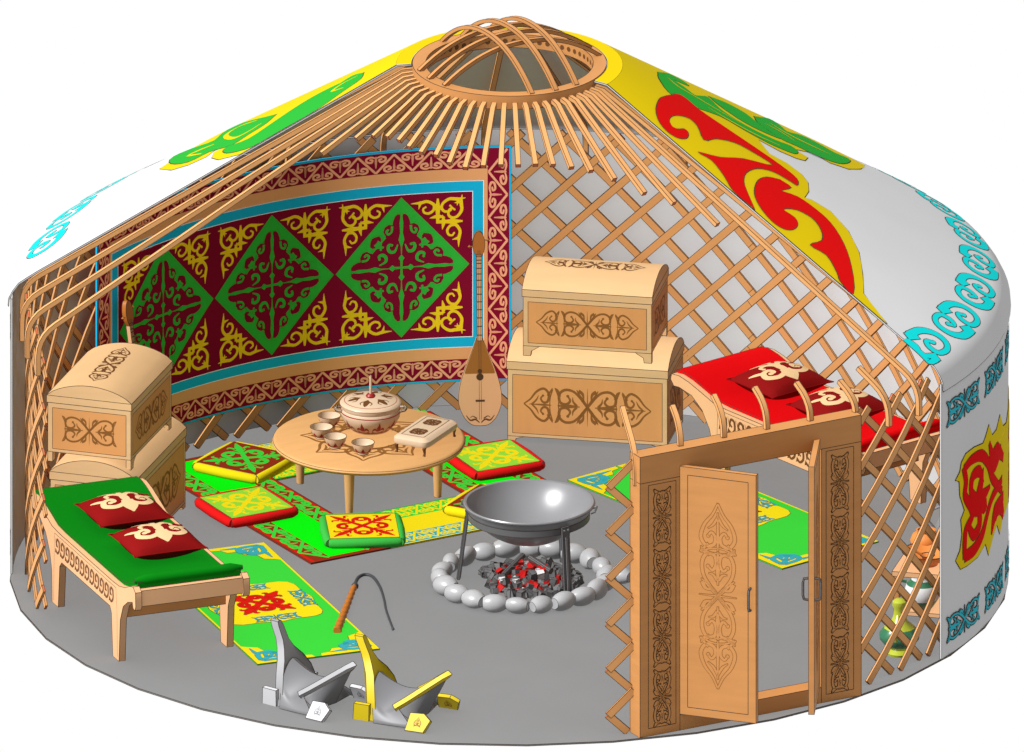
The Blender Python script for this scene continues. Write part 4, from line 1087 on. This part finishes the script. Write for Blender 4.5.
# ---------------------------------------------------------------- saddles
def saddle(loc, rz, paint, label):
    root = empty('horse_saddle', loc, rz); tag(root, label, 'saddle', 'wooden saddles')
    # local: +x = rear, y = across
    half = [(0, .47), (.016, .465), (.022, .44), (.026, .36), (.045, .315), (.09, .26), (.135, .19), (.165, .10), (.175, .0), (.125, .0), (.115, .07), (.085, .15), (.045, .21), (0, .235)]
    poly = half+[(-a, b) for a, b in reversed(half[1:-1])]
    def pf(a, c, h): return Vector((-.10*max(0, (c-.25))/.22+h+.06*(abs(a)/.17)**2, a, c))
    pk = 'paint_grey' if paint == 'paint_white' else paint
    m = MB(); m.prism(poly, pf, -.03, .025, pk); m.build('pommel', root)
    def edge(v, rear):
        if not rear: return Vector((.03+.06*v*v, -.205*v**.8, .255-.245*v**1.3))
        if v < .6: t = v/.6; return Vector((.49-.26*t, -.16*t, .305-.195*t))
        t = (v-.6)/.4; return Vector((.23+.12*t, -.16-.065*t, .11-.085*t))
    m = MB()
    for sg in (1, -1):
        def sf(u, v, h):
            p = edge(v, 0).lerp(edge(v, 1), u); b = sin(pi*u)
            p.z -= .095*b*(1-v)**1.2; p.y -= .015*b*sin(pi*v); p.z -= .02*b*sin(pi*v)
            p.y *= sg; p.z -= .010*(1-h); return p
        m.slab(sf, 18, 18, 'leather_grey')
    m.build('seat', root, ang=60)
    m = MB()
    L = [edge(.6*i/8, 1) for i in range(8, -1, -1)]; L = L+[Vector((p.x, -p.y, p.z)) for p in reversed(L[:-1])]
    L[0] = L[0]+Vector((-.02, -.012, -.012)); L[-1] = L[-1]+Vector((-.02, .012, -.012))
    up = []; sd = []
    for i in range(len(L)):
        t = (L[min(i+1, len(L)-1)]-L[max(i-1, 0)]).normalized(); n_ = Vector((.6, 0, .8)); n_ = (n_-t*n_.dot(t)).normalized(); up.append(n_); sd.append(t.cross(n_))
    m.sweep([p+Vector((.004, 0, .008)) for p in L], sd, up, .034, .030, pk); m.build('cantle', root)
    m = MB()
    for sg in (1, -1):
        m.slab(lambda u, v, h: (edge(.6*u, 1)*(1-v)+Vector((.36-.02*u, -.17*u, .05))*v+Vector((.008*h-.012, 0, -.012))) * 1.0 if sg > 0 else (lambda q: Vector((q.x, -q.y, q.z)))(edge(.6*u, 1)*(1-v)+Vector((.36-.02*u, -.17*u, .05))*v+Vector((.008*h-.012, 0, -.012))), 8, 4, 'leather_grey')
    m.build('cantle_board', root, ang=60)
    for sy in (-1, 1):
        for q, pl_ in enumerate(([(-.055, -.058), (.05, -.06), (.06, .058), (-.04, .058)], [(.32, -.062), (.44, -.060), (.47, .02), (.42, .056), (.33, .05)])):
            m = MB(); m.T = Matrix.Translation((0, sy*(.185 if q == 0 else .205), .052)) @ Matrix.Rotation(sy*R(32 if q else -8), 4, 'X')
            m.prism(pl_, lambda a, c, h: Vector((a, h, c)), -.013, .013, paint)
            if q:
                for sg in (-1, 1): m.orn(put(rot(HEART, pi/2), .392, -.022, .042, .050, ws=.05), lambda a, c, h: Vector((a, sg*h, c)), .0145, 'leather_grey' if paint == 'paint_white' else 'carving_mid')
            tag(m.build('bar_plate', root), 'carved flared end plate of the side bar' if q else None)
saddle(Vector((-.809, -2.40, 0)), R(-26), 'paint_yellow', 'wooden saddle with yellow painted frame and grey seat, right one of the pair')
saddle(Vector((-1.326, -2.152, 0)), R(-38), 'paint_white', 'wooden saddle with pale grey frame and seat, left one of the pair')

# ---------------------------------------------------------------- dombras
def dombra(loc, rz, lean, label):
    root = empty('dombra', loc, rz, lean); tag(root, label, 'instrument', 'long-necked lutes leaning on the wall hanging')
    # local: face -y, up z
    prof = [(0, .0), (.05, .008), (.095, .05), (.125, .12), (.13, .18), (.118, .26), (.09, .35), (.055, .44), (.028, .51), (.018, .54)]
    pr_ = cr(prof, 5)
    poly = [(x, z) for x, z in pr_]+[(-x, z) for x, z in reversed(pr_[1:])]
    m = MB(); n = len(poly)
    fs_ = []; zc = .2
    rows = []
    for q in range(6):
        t = q/5; sc = sqrt(max(0, 1-t*t)); rows.append([Vector((x*sc if q < 5 else 0, .03+.075*t*min(1, .3+abs(.54-z)*2), zc+(z-zc)*(sc if q < 5 else 0))) for x, z in poly])
    vs = [Vector((x, 0, z)) for x, z in poly]+[p for r_ in rows for p in r_]
    m.add(vs, [tuple(range(n))]+[(i*n+j, i*n+(j+1) % n, (i+1)*n+(j+1) % n, (i+1)*n+j) for i in range(6) for j in range(n)], 'wood_peach', smooth=False, edge=True)
    ff_ = lambda a, b, h: Vector((a, -h, b))
    dk = [(x*.93, z) for x, z in pr_ if z > .32]; dk = [(dk[0][0], .32)]+dk
    m.orn([F([(x, z) for x, z in dk]+[(-x, z) for x, z in reversed(dk)])], ff_, .002, 'dombra_dark')
    m.orn([F([(.022*cos(a*pi/8), .30+.022*sin(a*pi/8)) for a in range(16)])], ff_, .003, 'carving_dark')
    m.orn([F([(.014*cos(a*pi/8), .335+.014*sin(a*pi/8)) for a in range(16)])], ff_, .003, 'carving_dark')
    for s_ in (-1, 1): m.orn([S([(s_*.005, .02), (s_*.03, .04), (s_*.06, .035), (s_*.085, .065)], .006, .012, .004), S([(s_*.02, .045), (s_*.045, .06), (s_*.06, .05)], .008, .003)], ff_, .002, 'carving')
    m.build('body', root, ang=75)
    b = MB(); b.box((0, -.008, .155), (.055, .014, .010), 'carving_dark'); b.build('bridge', root, edges=False)
    k_ = MB(); k_.box((0, -.004, .79), (.030, .028, .53), 'wood_peach', edge=True)
    for i in range(12): k_.box((0, -.02, .56+.46*(1-(1-i/11)**1.3)), (.032, .006, .005), 'carving_dark', edge=False)
    k_.build('neck', root)
    h = MB(); hp = cr([(-.016, 1.04), (-.032, 1.08), (-.036, 1.13), (-.022, 1.18), (0, 1.195), (.022, 1.18), (.036, 1.13), (.032, 1.08), (.016, 1.04)], 4)
    h.prism(hp, lambda a, c, q: Vector((a, q, c)), -.018, .012, 'amber_wood'); ho = h.build('head', root)
    for s_ in (-1, 1):
        g = MB(); z = 1.10 if s_ < 0 else 1.14; g.tube([(s_*.032, -.004, z), (s_*.05, -.004, z)], [.004, .004], 'dombra_dark', seg=8, edge=False); g.lathe([(0, -.012), (.012, 0), (0, .012)], 'dombra_dark', c=(s_*.055, -.004, z), seg=8, edge=False); g.build('tuning_peg', ho, edges=False)
    s = MB()
    for x in (-.006, .006): s.tube([(x, -.012, .04), (x, -.018, .16), (x, -.026, .6), (x, -.024, 1.08)], .0012, 'ink', seg=5, edge=False)
    s.build('strings', root, edges=False)
dombra(Vector((-.175, 2.595, .004)), R(3.6), R(-8.6), 'long-necked two-string lute leaning on the wall hanging beside the right-hand chests')
q = math.hypot(.175, 2.595); fi = 240-math.degrees(atan2(2.595, -.175))
dombra(Vector((q*cos(R(fi)), q*sin(R(fi)), .004)), R(fi-90), R(-8.6), 'long-necked lute behind the left-hand chests, only its head and neck showing')

# ---------------------------------------------------------------- low shelf with vessels by the right lattice
sh = empty('low_shelf', (2.545, -.60, 0), R(77)); tag(sh, 'low two-tier wooden shelf behind the front right lattice', 'shelf')
# local x = along the wall, y = towards the middle of the tent
m = MB(); m.box((0, 0, .315), (.62, .36, .03), 'wood_peach'); m.build('shelf_board', sh)
m = MB(); m.box((0, 0, .06), (.58, .33, .024), 'wood_peach'); m.build('shelf_board', sh)
for sx in (-1, 1):
    for sy in (-1, 1):
        l = MB(); l.box((sx*.285, sy*.155, .15), (.032, .032, .30), 'wood'); l.build('leg', sh)
T = Matrix.Translation((2.545, -.60, 0)) @ Matrix.Rotation(R(77), 4, 'Z')
v = empty('green_jug', T @ Vector((-.19, .02, .073))); tag(v, 'white jug with green painted bands on the lower board of the shelf', 'jug')
m = MB(); jp = [(0, 0), (.06, 0), (.068, .01), (.10, .06), (.108, .11), (.095, .15), (.066, .18), (.062, .205), (.072, .225), (.06, .225), (.05, .2), (.05, .17)]
m.lathe(jp, 'porcelain', seg=32, edge=False, mats=['glaze_green', 'glaze_green', 'glaze_green', 'ash', 'ash', 'glaze_green', 'ash', 'ash', 'glaze_green', 'ash', 'ash']); m.build('jug_body', v, edges=False)
m = MB(); m.tube([(-.095, .03, .15), (-.135, .03, .16), (-.14, .03, .2), (-.11, .02, .225), (-.065, .01, .215)], .010, 'glaze_green', seg=8, edge=False); m.build('handle', v, edges=False)
v = empty('gourd_bottle', (2.345, -1.40, 0)); tag(v, 'yellow-green long-necked bottle with dark green ribbed belly on the floor behind the lattice', 'bottle')
m = MB(); gp = [(0, 0), (.075, 0), (.08, .015), (.055, .035), (.085, .06), (.115, .10), (.118, .13), (.09, .17), (.05, .21), (.036, .25), (.034, .29), (.044, .31), (.042, .335), (.025, .35), (0, .352)]
m.lathe(gp, 'glaze_lime', seg=40, edge=False, mats=['glaze_lime']*3+['glaze_lime', 'glaze_green', 'glaze_green', 'glaze_green', 'glaze_lime']+['glaze_lime']*6, wob=lambda g, z: 1+(.05*abs(sin(g*6)) if .05 < z < .18 else 0)); m.build('bottle_body', v, edges=False)
m = MB(); m.tube([P3(-100, .12, .12), P3(-100, .128, .15), P3(-100, .09, .2), P3(-100, .05, .26)], [.012, .02, .018, .01], 'glaze_lime', seg=8, edge=False); m.build('handle', v, edges=False)
v = empty('wooden_bowl', T @ Vector((-.14, .0, .331))); tag(v, 'shallow orange-brown wooden bowl on the front end of the shelf top', 'bowl')
m = MB(); m.lathe([(0, 0), (.06, 0), (.065, .012), (.12, .045), (.155, .085), (.148, .085), (.11, .05), (.05, .022), (0, .018)], 'orange_wood', seg=36); m.build('bowl', v)
v = empty('wooden_ladle', T @ Vector((-.14, .0, .36))); tag(v, 'orange wooden ladle lying in the shallow bowl on the shelf', 'ladle')
m = MB(); m.lathe([(0, 0), (.03, .008), (.045, .03), (.041, .03), (.026, .014), (0, .008)], 'orange_wood', c=(0, 0, .0), seg=20); m.build('scoop', v)
m = MB(); m.tube([(-.035, 0, .03), (-.09, -.01, .07), (-.15, -.02, .10)], [.008, .007, .010], 'orange_wood', seg=8, edge=False); m.build('handle', v, edges=False)
v = empty('orange_pot', T @ Vector((.075, .06, .331))); tag(v, 'round orange-brown pot in the middle of the shelf top', 'pot')
m = MB(); m.lathe([(0, 0), (.05, 0), (.085, .04), (.095, .075), (.08, .11), (.055, .128), (.06, .14), (.05, .14), (.045, .125), (0, .03)], 'orange_wood', seg=32, edge=False); m.build('pot_body', v, edges=False)
m = MB(); m.tube([(.0, -.05, .13), (0, -.03, .19), (0, .03, .19), (0, .05, .13)], .006, 'dombra_dark', seg=8, edge=False); m.build('handle', v, edges=False)
v = empty('metal_jug', T @ Vector((.215, -.03, .331))); tag(v, 'slim grey metal jug at the back end of the shelf top', 'jug')
m = MB(); m.lathe([(0, 0), (.05, 0), (.055, .01), (.04, .03), (.065, .08), (.06, .13), (.032, .19), (.03, .24), (.042, .265), (.034, .265), (.024, .24), (.02, .19)], 'steel', seg=32, edge=False); m.build('jug_body', v, edges=False)
m = MB(); m.tube([(-.06, 0, .10), (-.10, 0, .15), (-.09, 0, .22), (-.035, 0, .245)], .008, 'steel', seg=8, edge=False); m.build('handle', v, edges=False)

# ---------------------------------------------------------------- camera, light, world
cam = bpy.data.cameras.new('camera'); cam.type = 'ORTHO'; cam.ortho_scale = 1024/SX; cam.clip_end = 100
co = bpy.data.objects.new('camera', cam); col.objects.link(co)
tz = (CY-376)/SZ; tx = (512-CX)/SX
d = Vector((0, -cos(R(20)), sin(R(20))))
co.location = Vector((tx, 0, tz))+d*14; co.rotation_euler = (R(70), 0, 0)
scene.camera = co
sun = bpy.data.lights.new('sun', 'SUN'); sun.energy = 2.6*pi; sun.angle = R(2); sun.use_shadow = False
try: sun.cycles.cast_shadow = False
except Exception: pass
so = bpy.data.objects.new('sun', sun); col.objects.link(so)
Ld = Vector((-.63, -.31, .715)).normalized()
so.rotation_euler = Ld.to_track_quat('Z', 'Y').to_euler(); so.location = (-6, -5, 9)
wd = bpy.data.worlds.new('world'); scene.world = wd; wd.use_nodes = True
bg = wd.node_tree.nodes['Background']; bg.inputs[0].default_value = (1, 1, 1, 1); bg.inputs[1].default_value = 1.0
vs_ = scene.view_settings; vs_.view_transform = 'Standard'; vs_.look = 'None'; vs_.exposure = 0; vs_.gamma = 1; vs_.use_curve_mapping = False
